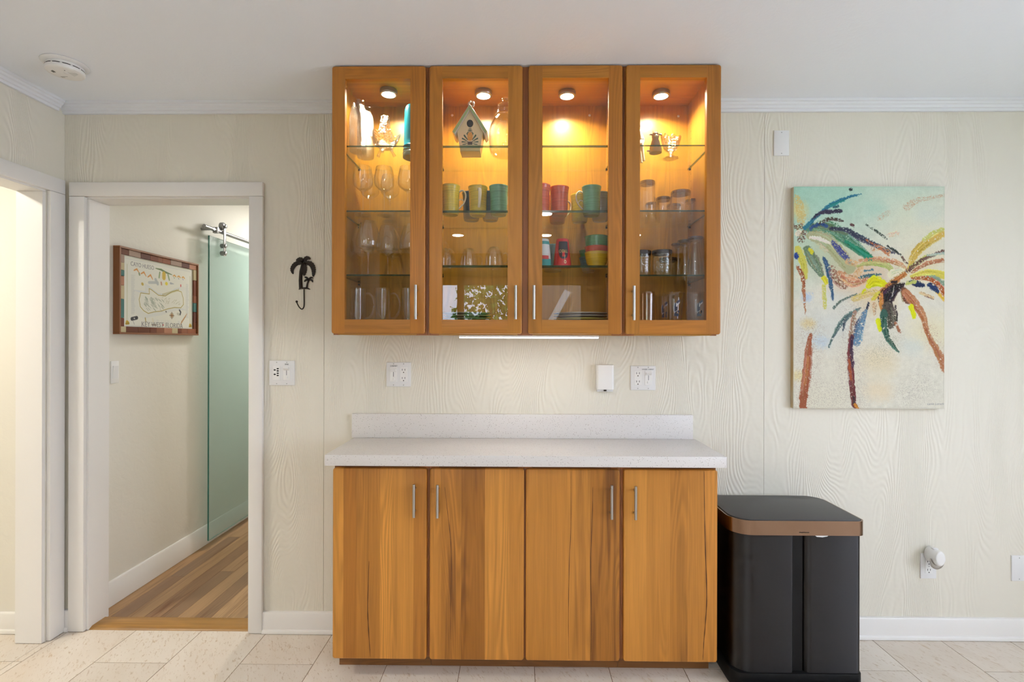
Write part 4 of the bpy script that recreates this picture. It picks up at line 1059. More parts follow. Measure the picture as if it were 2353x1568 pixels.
def dimmer(t, cx, cz, th=.006, side=1):
    obj('insert', box(cx - .0165, cx + .0165, -th - .0022, -th + .001, cz - .033, cz + .033, .0006, 1), M['plate2'], t)
    obj('toggle_slot', box(cx - .0016, cx + .0016, -th - .0026, -th - .0021, cz - .010, cz + .012), M['grey'], t)
    obj('paddle', prism([(-th - .002, cz + .012), (-th - .014, cz + .022), (-th - .013, cz + .026), (-th - .002, cz + .023)], 'x', cx - .012, cx + .012), M['plate2'], t)
    obj('slider', box(cx - .004 + side * .002, cx + .004 + side * .002, -th - .007, -th - .002, cz - .024, cz - .015, .0008, 1), M['plate2'], t)
def outlet(t, cx, cz, th=.006):
    obj('insert', box(cx - .0165, cx + .0165, -th - .0014, -th + .001, cz - .033, cz + .033, .0006, 1), M['plate2'], t)
    for dz in (.019, -.019):
        for s in (-1, 1): obj('slot', box(cx + s * .0062 - .0011, cx + s * .0062 + .0011, -th - .0017, -th - .0013, cz + dz - .001, cz + dz + .0075), M['black'], t)
        me = lathe([(0, .0003), (.0025, .0003), (.0025, 0), (0, 0)], 14); me.transform(TR(cx, -th - .0014, cz + dz - .009) @ Matrix.Rotation(PI / 2, 4, 'X')); obj('ground_hole', me, M['black'], t)
# fan timer + dimmer beside the doorway
t, a, b, zb, zt = plate('switch_plate', 619, 677, 829, 886, 'double switch plate with six-button timer and dimmer under the palm hook', 'switch plate', 'double wall plates')
w_ = b - a; c1, c2, cz = a + w_ * .30, a + w_ * .70, (zb + zt) / 2
obj('insert', box(c1 - .0165, c1 + .0165, -.0082, -.005, cz - .033, cz + .033, .0006, 1), M['plate2'], t)
for k, (dx, dz) in enumerate(((.006, .020), (.006, .010), (.006, -.001), (.006, -.0115), (-.008, .014), (-.008, -.006))):
    me = lathe([(0, .001), (.0048, .0008), (.0055, 0), (0, 0)], 18); me.transform(TR(c1 + dx, -.0082, cz + dz) @ Matrix.Rotation(PI / 2, 4, 'X') @ Matrix.Diagonal((1, .55, 1, 1))); obj('timer_button', me, M['black'], t)
dimmer(t, c2, cz)
text('plate_text', 'SINK', .0085, TR(c2, -.0061, cz + .040) @ FACE, M['black'], t)
for x in (c1, c2):
    for z in (zb + .008, zt - .008): screw(t, x, z, -.006)
t, a, b, zb, zt = plate('switch_plate', 888, 944, 833, 889, 'double plate labelled CABINET with dimmer and outlet, left above the worktop', 'switch plate', 'double wall plates')
c1, c2, cz = a + (b - a) * .30, a + (b - a) * .71, (zb + zt) / 2
dimmer(t, c1, cz); outlet(t, c2, cz); text('plate_text', 'CABINET', .0084, TR(c1 + .001, -.0061, cz + .0395) @ FACE, M['black'], t)
for x in (c1, c2):
    for z in (zb + .008, zt - .007): screw(t, x, z, -.006)
t, a, b, zb, zt = plate('switch_plate', 1449, 1506, 841, 897, 'double plate labelled UNDER CABINET with outlet and dimmer, right above the worktop', 'switch plate', 'double wall plates')
c1, c2, cz = a + (b - a) * .29, a + (b - a) * .71, (zb + zt) / 2
outlet(t, c1, cz); dimmer(t, c2, cz, side=-1); text('plate_text', 'UNDER CABINET', .0078, TR(c2 - .002, -.0061, cz + .0395) @ FACE, M['black'], t, sx=.92)
for x in (c1, c2):
    for z in (zb + .008, zt - .007): screw(t, x, z, -.006)
for (x0, x1, y0, y1, lb) in ((1778, 1813, 300, 358, 'single blank wall plate high up above the palm painting'), (2324, 2381, 1277, 1336, 'blank wall plate low on the wall at the right edge')):
    t, a, b, zb, zt = plate('blank_plate', x0, x1, y0, y1, lb, 'wall plate')
    xs = [(a + b) / 2] if x1 - x0 < 50 else [a + (b - a) * .3, a + (b - a) * .7]
    for x in xs:
        for z in (zb + .010, zt - .010): screw(t, x, z, -.006)
# plug-in adapter on the wall
(ax, az1), (bx_, az0) = wpx(1371, 839, -.03), wpx(1411, 898, -.03)
t = thing('plug_in_adapter', ((ax + bx_) / 2, -.02, az0), 'white rounded plug-in box above the worktop, next to the right double plate', 'adapter')
obj('shell', prism(rrect(ax, bx_, -.034, -.0004, (.012, .012, .002, .002)), 'z', az0 + .004, az1, .002), M['plate2'], t)
obj('port', prism(rrect((ax + bx_) / 2 - .006, (ax + bx_) / 2 + .006, -.030, -.018, (.003,) * 4), 'z', az0 - .003, az0 + .0045), M['iron'], t)
obj('back_foot', box(ax + .004, bx_ - .003, -.020, -.0006, az0 - .006, az0 + .0042, .001, 1), M['plate'], t)
# low outlet and plug-in air freshener
t, a, b, zb, zt = plate('outlet_plate', 2115, 2151, 1272, 1330, 'single outlet plate behind the plug-in air freshener', 'outlet')
outlet(t, (a + b) / 2, (zb + zt) / 2); screw(t, (a + b) / 2, (zb + zt) / 2, -.0075)
p = onY(2155, 1281, -.05)
t = thing('air_freshener', (p.x, -.04, p.z - .05), 'white plug-in air freshener with chrome crescent low on the right wall', 'air freshener')
def cyl_y(r0, r1, y0, y1, cx, cz, sx=1, sz=1, seg=32, cap=.006):
    me = lathe([(0, 0), (r0 - .002, 0), (r0, .003), (r1, (y0 - y1) - cap), (r1 - cap * .6, (y0 - y1) - cap * .25), (r1 - cap * 1.6, y0 - y1), (0, y0 - y1)], seg)
    me.transform(TR(cx, y0, cz) @ Matrix.Rotation(PI / 2, 4, 'X') @ Matrix.Diagonal((sx, sz, 1, 1))); return me
obj('shell', cyl_y(.030, .0285, -.0086, -.075, p.x - .006, p.z, .82, 1.18), M['plate2'], t)
obj('plug_base', cyl_y(.016, .016, -.0076, -.0090, p.x - .008, p.z - .004, 1, 1, cap=.0004), M['plate'], t)
obj('chrome_crescent', tube([(p.x - .006 + .0275 * math.cos(a_), -.052, p.z - .004 + .0375 * math.sin(a_)) for a_ in np.linspace(PI * 1.02, PI * 2 + .12, 20)], [.0015, .005, .006, .005, .0015], 10, 2.2, ref=(0, 1, 0)), M['steel'], t)
obj('dial', box(p.x - .018, p.x + .004, -.05, -.032, p.z + .0325, p.z + .0375, .002), M['plate'], t)
# palm tree hook
hk = onY(697, 600, -.006); sc_ = onY(698, 600, -.006).x - onY(697, 600, -.006).x
def hp(px, py, y=-.0035): q = onY(px, py, -.006); return (q.x, y, q.z)
t = thing('palm_hook', (hp(697, 664)[0], -.003, hp(697, 712)[2]), 'dark iron palm tree wall hook left of the cabinets', 'wall hook')
def frond(pts, w_, name='frond'):
    sp = smoothpath([hp(x, y) for x, y in pts], 7); n = len(sp)
    bm = bmesh.new(); up_, lo_ = [], []
    for i, p_ in enumerate(sp):
        tg = (sp[min(i + 1, n - 1)] - sp[max(i - 1, 0)]).normalized(); nr = Vector((tg.z, 0, -tg.x)); f = i / (n - 1)
        wd = w_ * (math.sin(PI * min(1, .16 + .84 * f)) ** .6 if f < .999 else .05) * (1 + .13 * (-1) ** i)
        up_.append((p_ + nr * wd)); lo_.append((p_ - nr * wd))
    poly = [(v.x, v.z) for v in up_] + [(v.x, v.z) for v in reversed(lo_)]
    obj(name, prism(poly, 'y', -.0065, -.0015), M['iron'], t)
for pts, w_ in (([(697, 602), (690, 596), (680, 599)], .0095), ([(697, 602), (704, 593), (713, 595)], .0085), ([(696, 604), (680, 606), (671, 618), (673, 630)], .0095), ([(700, 603), (714, 607), (720, 620), (719, 636)], .0110), ([(697, 604), (699, 618), (698, 634)], .0115)): frond(pts, w_)
for pts, w_ in (([(709, 643), (704, 638), (699, 637)], .0038), ([(709, 643), (714, 638), (719, 639)], .0038), ([(709, 643), (702, 644), (699, 648)], .0036), ([(709, 643), (716, 644), (718, 649)], .0036)): frond(pts, w_, 'small_frond')
obj('trunk', tube([hp(695, 606), hp(691, 624), hp(690, 645), hp(691, 663)], [.006, .007, .008, .0085], 12, ref=(0, 1, 0)), M['iron'], t)
obj('small_trunk', tube([hp(709, 643), hp(706, 652), hp(704, 663)], [.0038, .0042, .0045], 10, ref=(0, 1, 0)), M['iron'], t)
obj('ground_bar', tube([hp(686, 665), hp(692, 662.5), hp(705, 662.5), hp(712, 665)], [.0025, .006, .006, .0025], 10, .7, ref=(0, 1, 0)), M['iron'], t)
x0, _, z0 = hp(698, 665); zb_ = hp(698, 711)[2]
obj('hook_wire', tube(smoothpath([(x0, -.004, z0), (x0 + .001, -.004, zb_ + .025), (x0 - .001, -.008, zb_ + .006), (x0 - .005, -.018, zb_), (x0 - .012, -.030, zb_ + .010), (x0 - .019, -.038, zb_ + .030)], 8), .0026, 10, ref=(1, 0, 0)), M['iron'], t)
me = lathe([(0, -.0055), (.004, -.004), (.0055, 0), (.004, .004), (0, .0055)], 16); me.transform(TR(x0 - .019, -.038, zb_ + .033)); obj('hook_ball', me, M['iron'], t)
# smoke detector
p = onZ(150, 154, ZC - .012)
t = thing('smoke_detector', (p.x, p.y, ZC), 'round white smoke detector on the ceiling', 'smoke detector')
part('mounting_flange', lathe([(0, -.0003), (.076, -.0003), (.0775, -.003), (.074, -.007), (.062, -.010), (0, -.010)], 56), M['plate'], t)
part('case', lathe([(.060, -.0102), (.062, -.016), (.0625, -.020), (.061, -.020), (.060, -.0235), (.0625, -.0235), (.063, -.034), (.060, -.0375), (.052, -.039), (0, -.040)], 56), M['plate2'], t)
for a0 in np.arange(0, 2 * PI, PI / 6):
    part('vent_slot', tube([(.0605 * math.cos(a), .0605 * math.sin(a), -.0217) for a in np.linspace(a0 + .06, a0 + .46, 7)], .0017, 6), M['black'], t)
part('test_button', xform(lathe([(0, -.0015), (.009, -.0012), (.010, 0), (0, 0)], 24), TR(.010, -.006, -.0396)), M['plate'], t)
part('sounder_slot', box(-.036, -.033, -.024, -.012, -.0402, -.0388), M['black'], t); part('sounder_slot', box(-.029, -.026, -.028, -.014, -.0404, -.039), M['black'], t)
part('indicator', xform(lathe([(0, -.001), (.002, -.0006), (.002, 0), (0, 0)], 12), TR(.021, -.026, -.0395)), M['black'], t)
part('printed_notice', boxes([(-.038, -.010, .021, .023, -.0396, -.0388), (-.038, -.002, .026, .0285, -.0393, -.0385), (-.036, -.016, .032, .0335, -.039, -.0382)]), M['grey'], t)
for k in range(5):
    part('speaker_slit', box(.020 + .006 * k, .0215 + .006 * k, -.012 + k * .002, .020 - k * .003, -.0398, -.0388), M['screw'], t)

# ================================================================== HALL: framed map, switch, sliding glass door
WX = HX0
y0_, y1_ = onX(275, 600, WX + .035).y, onX(457, 600, WX + .035).y
zt_, zb_ = onX(275, 564, WX + .035).z, onX(275, 768, WX + .035).z
t = thing('framed_map', (WX + .01, (y0_ + y1_) / 2, zb_), 'framed Key West map with salvaged wood mosaic frame on the hall wall', 'picture')
fw_ = .055
FX0, FX1 = WX + .0004, WX + .035
def fbox(n, ya, yb, za, zb2, x1, mat, col=None, x0=None): return obj(n, box(x0 if x0 is not None else FX0, x1, ya, yb, za, zb2, .0008, 1), mat, t, color=col)
edge = .010
fbox('frame_edge', y0_, y1_, zt_ - edge, zt_, FX1, M['framewood']); fbox('frame_edge', y0_, y1_, zb_, zb_ + edge, FX1, M['framewood'])
fbox('frame_edge', y0_, y0_ + edge, zb_ + edge, zt_ - edge, FX1, M['framewood']); fbox('frame_edge', y1_ - edge, y1_, zb_ + edge, zt_ - edge, FX1, M['framewood'])
fbox('backing', y0_ + edge, y1_ - edge, zb_ + edge, zt_ - edge, WX + .018, M['framewood'])
rg = random.Random(11)
mc = [lin(c) for c in ((112, 60, 40), (176, 124, 98), (92, 50, 38), (190, 176, 140), (140, 88, 62), (104, 58, 40), (70, 116, 112), (160, 136, 122), (104, 58, 36), (118, 64, 42), (142, 84, 54))]
inner_w = .030
def strip(horiz, fixed0, fixed1, s0, s1):
    p_ = s0
    while p_ < s1 - .01:
        L = min(.03 + .07 * rg.random(), s1 - p_); c = rg.choice(mc)
        if s1 - p_ - L < .015: L = s1 - p_
        if horiz: fbox('mosaic_piece', p_, p_ + L - .0008, fixed0, fixed1, WX + .0275 + .002 * rg.random(), M['mosaic'], c + (1,), WX + .0181)
        else: fbox('mosaic_piece', fixed0, fixed1, p_, p_ + L - .0008, WX + .0275 + .002 * rg.random(), M['mosaic'], c + (1,), WX + .0181)
        p_ += L
ya, yb, za_, zb2 = y0_ + edge, y1_ - edge, zb_ + edge, zt_ - edge
strip(True, zb2 - inner_w, zb2, ya, yb); strip(True, za_, za_ + inner_w, ya, yb)
strip(False, ya, ya + inner_w, za_ + inner_w, zb2 - inner_w); strip(False, yb - inner_w, yb, za_ + inner_w, zb2 - inner_w)
# rasteriser for printed pictures: colours go onto a fine vertex grid
class Raster:
    def __init__(s, W, H, base, seed=1):
        s.W, s.H = W, H; s.a = np.ones((H, W, 3)) * np.array(base) / 255.; s.r = np.random.RandomState(seed)
        s.yy, s.xx = np.mgrid[0:H, 0:W]; s.n1 = s.noise(3); s.n2 = s.noise(9); s.n0 = s.r.rand(H, W)
    def noise(s, k):
        n = s.r.rand(s.H, s.W)
        for ax in (0, 1):
            ker = np.ones(k) / k; n = np.apply_along_axis(lambda m_: np.convolve(m_, ker, 'same'), ax, n)
        return np.clip((n - n.mean()) / n.std() * .2 + .5, 0, 1)
    def blend(s, sl, m_, col): s.a[sl] = s.a[sl] * (1 - m_[..., None]) + np.array(col) / 255. * m_[..., None]
    def stroke(s, pts, w_, col, alpha=1., dry=0., soft=1.5, speck=0., jit=0.):
        pts = np.array(pts, float); w_ = list(np.interp(np.linspace(0, 1, len(pts)), np.linspace(0, 1, len(w_)), w_)) if isinstance(w_, (list, tuple)) else [w_] * len(pts)
        pad = max(w_) + 6
        x0, x1 = int(max(pts[:, 0].min() - pad, 0)), int(min(pts[:, 0].max() + pad, s.W)); y0, y1 = int(max(pts[:, 1].min() - pad, 0)), int(min(pts[:, 1].max() + pad, s.H))
        if x1 <= x0 or y1 <= y0: return
        sl = (slice(y0, y1), slice(x0, x1)); X, Y = s.xx[sl], s.yy[sl]
        if jit: X = X + (s.n2[sl] - .5) * jit; Y = Y + (s.n1[sl] - .5) * jit
        best = np.full(X.shape, -1e9)
        for i in range(len(pts) - 1):
            a, b = pts[i], pts[i + 1]; d = b - a; L = max((d ** 2).sum(), 1e-6)
            tt = np.clip(((X - a[0]) * d[0] + (Y - a[1]) * d[1]) / L, 0, 1)
            dist = np.hypot(X - a[0] - tt * d[0], Y - a[1] - tt * d[1])
            best = np.maximum(best, (w_[i] + (w_[i + 1] - w_[i]) * tt) / 2 - dist)
        m_ = np.clip(best / soft + .5, 0, 1) * alpha
        if dry: m_ = m_ * np.clip((s.n1[sl] - dry) * 6 + .5, 0, 1)
        if speck: m_ = m_ * (s.n0[sl] > speck)
        s.blend(sl, m_, col)
    def mesh(s, pos, gain=1.0):
        W, H = s.W, s.H; v = np.empty((H * W, 3)); 
        u = s.xx.ravel() / (W - 1); w2 = s.yy.ravel() / (H - 1)
        v = pos(u, w2)
        i = (np.arange(H - 1)[:, None] * W + np.arange(W - 1)[None, :]).ravel()
        f = np.stack([i, i + W, i + W + 1, i + 1], 1)
        me = bpy.data.meshes.new('print'); me.vertices.add(H * W); me.vertices.foreach_set('co', v.astype(np.float32).ravel())
        me.loops.add(f.size); me.loops.foreach_set('vertex_index', f.ravel().astype(np.int32))
        me.polygons.add(len(f)); me.polygons.foreach_set('loop_start', np.arange(0, f.size, 4, dtype=np.int32)); me.polygons.foreach_set('loop_total', np.full(len(f), 4, dtype=np.int32))
        me.update(); me.validate()
        c = np.clip(s.a.reshape(-1, 3), 0, 1); c = np.where(c <= .04045, c / 12.92, ((c + .055) / 1.055) ** 2.4) * gain
        colattr(me, np.concatenate([c, np.ones((len(c), 1))], 1))
        return me
# the map print (drawn in a 300 x 205-ish frame, u to the right, v down)
MY0, MY1, MZ0, MZ1 = ya + inner_w + .0005, yb - inner_w - .0005, za_ + inner_w + .0005, zb2 - inner_w - .0005
MW = 330; MH = int(MW * (MZ1 - MZ0) / (MY1 - MY0))
R = Raster(MW, MH, (226, 226, 216), 4)
def mp(u, v): return (u * MW, v * MH)
def ms(pts, w_, col, **k): R.stroke([mp(*p_) for p_ in pts], [q * .75 for q in w_] if isinstance(w_, list) else w_ * .75, col, **k)
isl = [(.22, .50), (.20, .60), (.215, .70), (.26, .755), (.32, .79), (.40, .76), (.50, .74), (.60, .695), (.70, .665), (.80, .66), (.845, .60), (.84, .50), (.81, .40), (.74, .385), (.66, .42), (.56, .50), (.46, .50), (.36, .43), (.33, .42), (.335, .50), (.22, .50)]
for off in range(5):
    ms([(.5 + (x - .5) * (1.1 + .055 * off), .58 + (y - .58) * (1.1 + .07 * off)) for x, y in isl], 1.1, (196, 204, 214), alpha=.7)
ms(isl, 3.2, (190, 160, 80)); ms(isl, 1.0, (120, 130, 80))
for k in range(60):
    x = .26 + .26 * rg.random(); y = .54 + .18 * rg.random(); ms([(x, y), (x + .03, y + .035)], 2.2, (150, 160, 145), alpha=.8)
for k in range(26):
    x = .50 + .28 * rg.random(); y = .53 + .1 * rg.random(); ms([(x, y), (x + .02, y - .02)], 1.6, (170, 170, 140), alpha=.7)
for k in range(14): x = .52 + .26 * k / 14; ms([(x, .50 - .12 * k / 14), (x + .006, .47 - .12 * k / 14)], 3, (160, 150, 70))
for k, x in enumerate((.17, .26, .35)): ms([(x - .035, .19 + .03 * k), (x, .165 + .025 * k), (x + .03, .215 + .03 * k)], [5, 7, 3], (205, 140, 70))
for k, x in enumerate((.70, .77, .84)): ms([(x - .02, .165), (x, .15), (x + .02, .17)], 6, (210, 160, 90)); ms([(.69 + .07 * k, .185), (.70 + .07 * k, .20)], 2.5, ((90, 130, 80), (110, 100, 120), (120, 90, 150))[k])
ms([(.42, .10), (.50, .105), (.56, .13), (.66, .15)], [3, 9, 9, 3], (110, 130, 90)); ms([(.48, .15), (.47, .23)], 8, (140, 160, 120)); ms([(.60, .16), (.62, .24)], 8, (140, 160, 120)); ms([(.54, .16), (.54, .22)], 22, (205, 175, 70))
ms([(.33, .33), (.45, .31)], 12, (185, 190, 190)); ms([(.42, .27), (.45, .33)], 14, (180, 186, 186)); ms([(.575, .305), (.58, .305)], 15, (222, 205, 60)); ms([(.50, .30), (.505, .33)], 9, (190, 150, 130)); ms([(.64, .29), (.69, .29)], [10, 2], (170, 175, 180)); ms([(.80, .29), (.80, .31)], 7, (205, 90, 90))
ms([(.24, .365), (.245, .37)], 12, (185, 160, 80)); ms([(.20, .22), (.205, .24)], 8, (130, 140, 110))
for rr2, c in ((26, (150, 150, 130)), (21, (225, 222, 210)), (18, (185, 150, 110))): ms([(.66, .795), (.661, .795)], rr2, c)
ms([(.66, .74), (.66, .85)], 2.5, (110, 80, 60)); ms([(.625, .795), (.695, .795)], 2.5, (110, 80, 60))
ms([(.11, .885), (.17, .865)], 15, (62, 62, 66)); ms([(.138, .875), (.142, .875)], 6, (200, 200, 200)); ms([(.12, .90), (.14, .96)], 1.5, (120, 120, 120))
ms([(.78, .70), (.80, .73), (.79, .77)], 8, (70, 72, 78)); ms([(.75, .76), (.77, .77)], 12, (195, 195, 180)); ms([(.57, .74), (.575, .745)], 6, (90, 90, 80))
ms([(.28, .86), (.29, .92)], [5, 8, 4], (170, 150, 80)); ms([(.38, .87), (.40, .95)], 10, (222, 218, 200)); ms([(.37, .955), (.43, .955)], 4, (120, 90, 60))
for k in range(5): ms([(.80 + .018 * k, .93 - .03 * k), (.82 + .02 * k, .87 - .03 * k)], 4, (185, 140, 95))
for x in (.05, .955):
    ms([(x, .12), (x, .90)], 2, (165, 165, 115)); ms([(x, .93), (x + .01, .94)], 13, (195, 165, 60)); ms([(x + .02, .95), (x - .01, .955)], 9, (165, 140, 50))
ms([(.03, .985), (.97, .985)], 1.2, (180, 185, 185)); ms([(.03, .045), (.97, .045)], 1.2, (195, 200, 200))
for k in range(46):
    for xa_ in (.10, .885): 
        if .25 < .22 + k * .0135 < .82: ms([(xa_, .22 + k * .0135), (xa_ + .05 * (.6 + .4 * rg.random()), .22 + k * .0135)], 1.0, (176, 180, 182), alpha=.75)
for k in range(30): x = .40 + .4 * rg.random(); ms([(x, .875), (x, .93)], 1, (205, 208, 208))
obj('map_print', R.mesh(lambda u, v: np.stack([np.full_like(u, WX + .0205), MY0 + (MY1 - MY0) * u, MZ1 - (MZ1 - MZ0) * v], 1), 1.0), M['print'], t)
MWm, MHm = MY1 - MY0, MZ1 - MZ0
def mt(body, u, v, size, sx=1.0): text('map_lettering', body, size, TR(WX + .0209, MY0 + MWm * u, MZ1 - MHm * v) @ FACEX, M['grey'], t, .0002, sx=sx)
mt('CAYO HUESO', .245, .105, .034, .82); mt('KEY WEST', .385, .965 - .005, .040, .95); mt('FLORIDA', .70, .965 - .005, .040, .95)
obj('map_rosette', xform(lathe([(0, .0004), (.005, .0003), (.006, 0), (0, 0)], 14), TR(WX + .0207, MY0 + MWm * .53, MZ1 - MHm * .955) @ Matrix.Rotation(PI / 2, 4, 'Y')), plain('rosette_red', (.55, .12, .12), .6), t)
# hall light switch
sy0, sy1 = onX(253, 855, WX).y, onX(271, 855, WX).y; sz0, sz1 = onX(262, 881, WX).z, onX(262, 830, WX).z
t = thing('hall_switch', (WX, (sy0 + sy1) / 2, sz0), 'white rocker light switch on the hall wall below the map', 'light switch')
obj('cover', box(WX + .0003, WX + .006, sy0, sy1, sz0, sz1, .0018), M['plate2'], t)
cy_, cz = (sy0 + sy1) / 2, (sz0 + sz1) / 2
obj('rocker', prism([(WX + .006, cz - .032), (WX + .0075, cz - .032), (WX + .011, cz + .032), (WX + .006, cz + .032)], 'y', cy_ - .016, cy_ + .016), M['plate'], t)
# sliding glass door on a rail
GXc = WX + .062
gy0 = onX(479, 900, GXc).y; gz1 = onX(479, 541, GXc).z; gz0 = onX(479, 1243, GXc).z
gz0 = max(gz0, .012)
t = thing('sliding_glass_door', (GXc, gy0 + .45, gz0), 'green rain-glass sliding barn door panel in the hall', 'glass door')
bm = bmesh.new(); bbox(bm, GXc - .005, GXc + .005, gy0, gy0 + .93, gz0, gz1)
me = fin(bm); me.materials.append(M['rain']); me.materials.append(M['rainedge'])
for p_ in me.polygons: p_.material_index = 0 if abs(p_.normal.x) > .5 else 1
obj('glass_panel', me, None, t)
RX, RZ = GXc + .012, onX(520, 538, GXc + .012).z
for hy in (onX(513, 560, GXc + .02).y, gy0 + .78):
    h = obj('hanger', box(GXc + .027, GXc + .033, hy - .014, hy + .014, gz1 - .115, RZ + .045, .003), M['chrome'], t)
    def disc(n, r, x0, x1, y, z):
        me = lathe([(0, 0), (r - .002, 0), (r, .002), (r, x1 - x0 - .002), (r - .002, x1 - x0), (0, x1 - x0)], 24); me.transform(TR(x0, y, z) @ Matrix.Rotation(PI / 2, 4, 'Y')); obj(n, me, M['chrome'], h)
    disc('roller', .026, GXc + .002, GXc + .0265, hy, RZ + .041); disc('axle_cap', .014, GXc + .0332, GXc + .041, hy, RZ + .041)
    for dz in (-.045, -.095): disc('clamp_bolt', .016, GXc + .0052, GXc + .0268, hy, gz1 + dz); disc('bolt_cap', .013, GXc + .0332, GXc + .041, hy, gz1 + dz)
t = thing('barn_door_rail', (WX, gy0 + .9, RZ), 'round steel rail carrying the sliding glass door in the hall', 'rail')
ry0 = onX(469, 519, RX).y
obj('rail_tube', tube([(RX, ry0, RZ), (RX, HY1 - .02, RZ)], .0125, 18), M['chrome'], t)
for yy_ in (ry0 + .09, ry0 + 1.2): obj('wall_standoff', tube([(WX + .0005, yy_, RZ), (RX + .012, yy_, RZ)], .009, 14), M['chrome'], t)
obj('end_stop', box(RX - .016, RX + .016, onX(500, 525, RX).y - .03, onX(500, 525, RX).y - .008, RZ - .02, RZ + .02, .003), M['chrome'], t)

# ================================================================== PALM PAINTING
cx0, czt = wpx(1824, 429, -.026); cx1, czb = wpx(2169.5, 940, -.026)
t = thing('palm_painting', ((cx0 + cx1) / 2, -.02, czb), 'unframed canvas painting of two palm trees in green, brown and cream', 'painting')
R = Raster(372, 556, (224, 220, 204), 9)
KX, KY = 372 / 970., 556 / 1443.
def ps(pts, w_, col, **k):
    w_ = [q * KX for q in w_] if isinstance(w_, (list, tuple)) else w_ * KX
    k.setdefault('jit', 5)
    sp = smoothpath([((x - 92) * KX, (y - 72) * KY, 0) for x, y in pts], 5) if len(pts) > 2 else [Vector(((x - 92) * KX, (y - 72) * KY, 0)) for x, y in pts]
    P2 = [(p_.x, p_.y) for p_ in sp]
    R.stroke(P2, w_, col, **k)
    if k.get('alpha', 1) < 1 or k.get('speck'): return
    wm = max(w_) if isinstance(w_, (list, tuple)) else w_
    if wm < 3: return
    A_ = np.array(P2); T_ = np.gradient(A_, axis=0); T_ /= np.maximum(np.linalg.norm(T_, axis=1, keepdims=True), 1e-6); N_ = np.stack([-T_[:, 1], T_[:, 0]], 1)
    wl_ = np.interp(np.linspace(0, 1, len(A_)), np.linspace(0, 1, len(w_)), w_) if isinstance(w_, (list, tuple)) else np.full(len(A_), w_)
    for q in range(int(5 + wm * .5)):                  # bristle marks: thin broken strands of neighbouring tones
        f = RB.uniform(-.62, .62); a0 = RB.uniform(0, .45); a1 = RB.uniform(.55, 1.0); i0, i1 = int(a0 * len(A_)), max(int(a1 * len(A_)), int(a0 * len(A_)) + 2)
        c = np.clip(np.array(col) + RB.uniform(-46, 46) + np.array([RB.uniform(-16, 16) for _ in range(3)]), 20, 238)
        R.stroke((A_ + N_ * (wl_ * f)[:, None])[i0:i1], max(1.2, wm * RB.uniform(.06, .16)), tuple(c), alpha=.75, dry=RB.uniform(.25, .55), soft=1.2, jit=3)
# background washes
RB = random.Random(21)
g = np.clip(1 - (R.xx / 372. * .75 + R.yy / 556. * 1.9), 0, 1) ** .8
R.a = R.a * (1 - g[..., None]) + np.array((168, 212, 192)) / 255. * g[..., None]
R.a += ((R.n2 - .5) * .07)[..., None]
for x, y, w_, c, al in ((400, 130, 260, (170, 212, 192), .5), (700, 160, 260, (205, 222, 204), .6), (900, 330, 320, (228, 226, 200), .6), (620, 210, 90, (176, 212, 194), .6), (960, 250, 120, (208, 220, 210), .5), (850, 900, 260, (226, 222, 208), .6), (980, 1000, 200, (232, 222, 180), .6), (300, 980, 240, (212, 216, 210), .7), (640, 1210, 150, (234, 212, 168), .65), (640, 1390, 120, (236, 212, 172), .6), (300, 1450, 200, (226, 220, 196), .5), (270, 1080, 70, (190, 208, 222), .7), (180, 790, 50, (178, 200, 226), .8), (850, 1110, 100, (214, 218, 208), .8), (120, 1300, 60, (228, 212, 150), .7), (190, 960, 60, (226, 206, 150), .8), (380, 780, 110, (214, 220, 214), .8), (110, 220, 90, (226, 208, 140), .8), (120, 660, 50, (224, 222, 200), .9), (1000, 620, 90, (224, 228, 222), .7), (560, 1250, 300, (226, 218, 196), .4), (520, 640, 260, (216, 182, 146), .6), (300, 520, 220, (186, 196, 160), .6), (640, 820, 160, (220, 196, 150), .5), (930, 600, 200, (226, 206, 150), .45), (120, 900, 60, (226, 224, 212), .7)):
    ps([(x - w_ * .2, y), (x + w_ * .2, y + w_ * .05)], w_, c, alpha=al, soft=w_ * KX * .7, jit=14)
# left palm
ps([(110, 150), (140, 260), (130, 380)], [50, 60, 40], (214, 190, 120), alpha=.8, dry=.35); ps([(105, 330), (150, 350), (140, 420)], 46, (120, 100, 84), dry=.45); ps([(112, 380), (130, 365)], 30, (232, 224, 200))
ps([(205, 345), (330, 352), (450, 430), (575, 530)], [70, 80, 70, 44], (96, 142, 116), dry=.15); ps([(430, 430), (520, 490), (585, 535)], [20, 34, 40], (50, 140, 112)); ps([(205, 325), (310, 335), (430, 372)], [30, 40, 30], (108, 126, 100), dry=.3)
ps([(165, 340), (240, 265), (330, 190), (430, 145), (525, 122)], [26, 22, 20, 16, 8], (58, 126, 146)); ps([(330, 195), (420, 160)], [22, 8], (54, 140, 140)); ps([(200, 345), (260, 315), (300, 330)], 22, (64, 92, 140))
ps([(215, 285), (260, 245), (320, 236), (397, 232)], [12, 24, 30, 22], (62, 60, 80), dry=.2); ps([(255, 312), (330, 284), (410, 296)], [14, 24, 14], (80, 68, 62), dry=.3); ps([(350, 205), (378, 200)], 14, (60, 100, 110)); ps([(455, 90), (462, 93)], 14, (50, 60, 62)); ps([(460, 318), (478, 326)], 14, (88, 60, 62))
ps([(330, 345), (430, 352), (520, 405), (640, 462), (740, 505)], [18, 26, 36, 30, 10], (66, 68, 88), dry=.18)
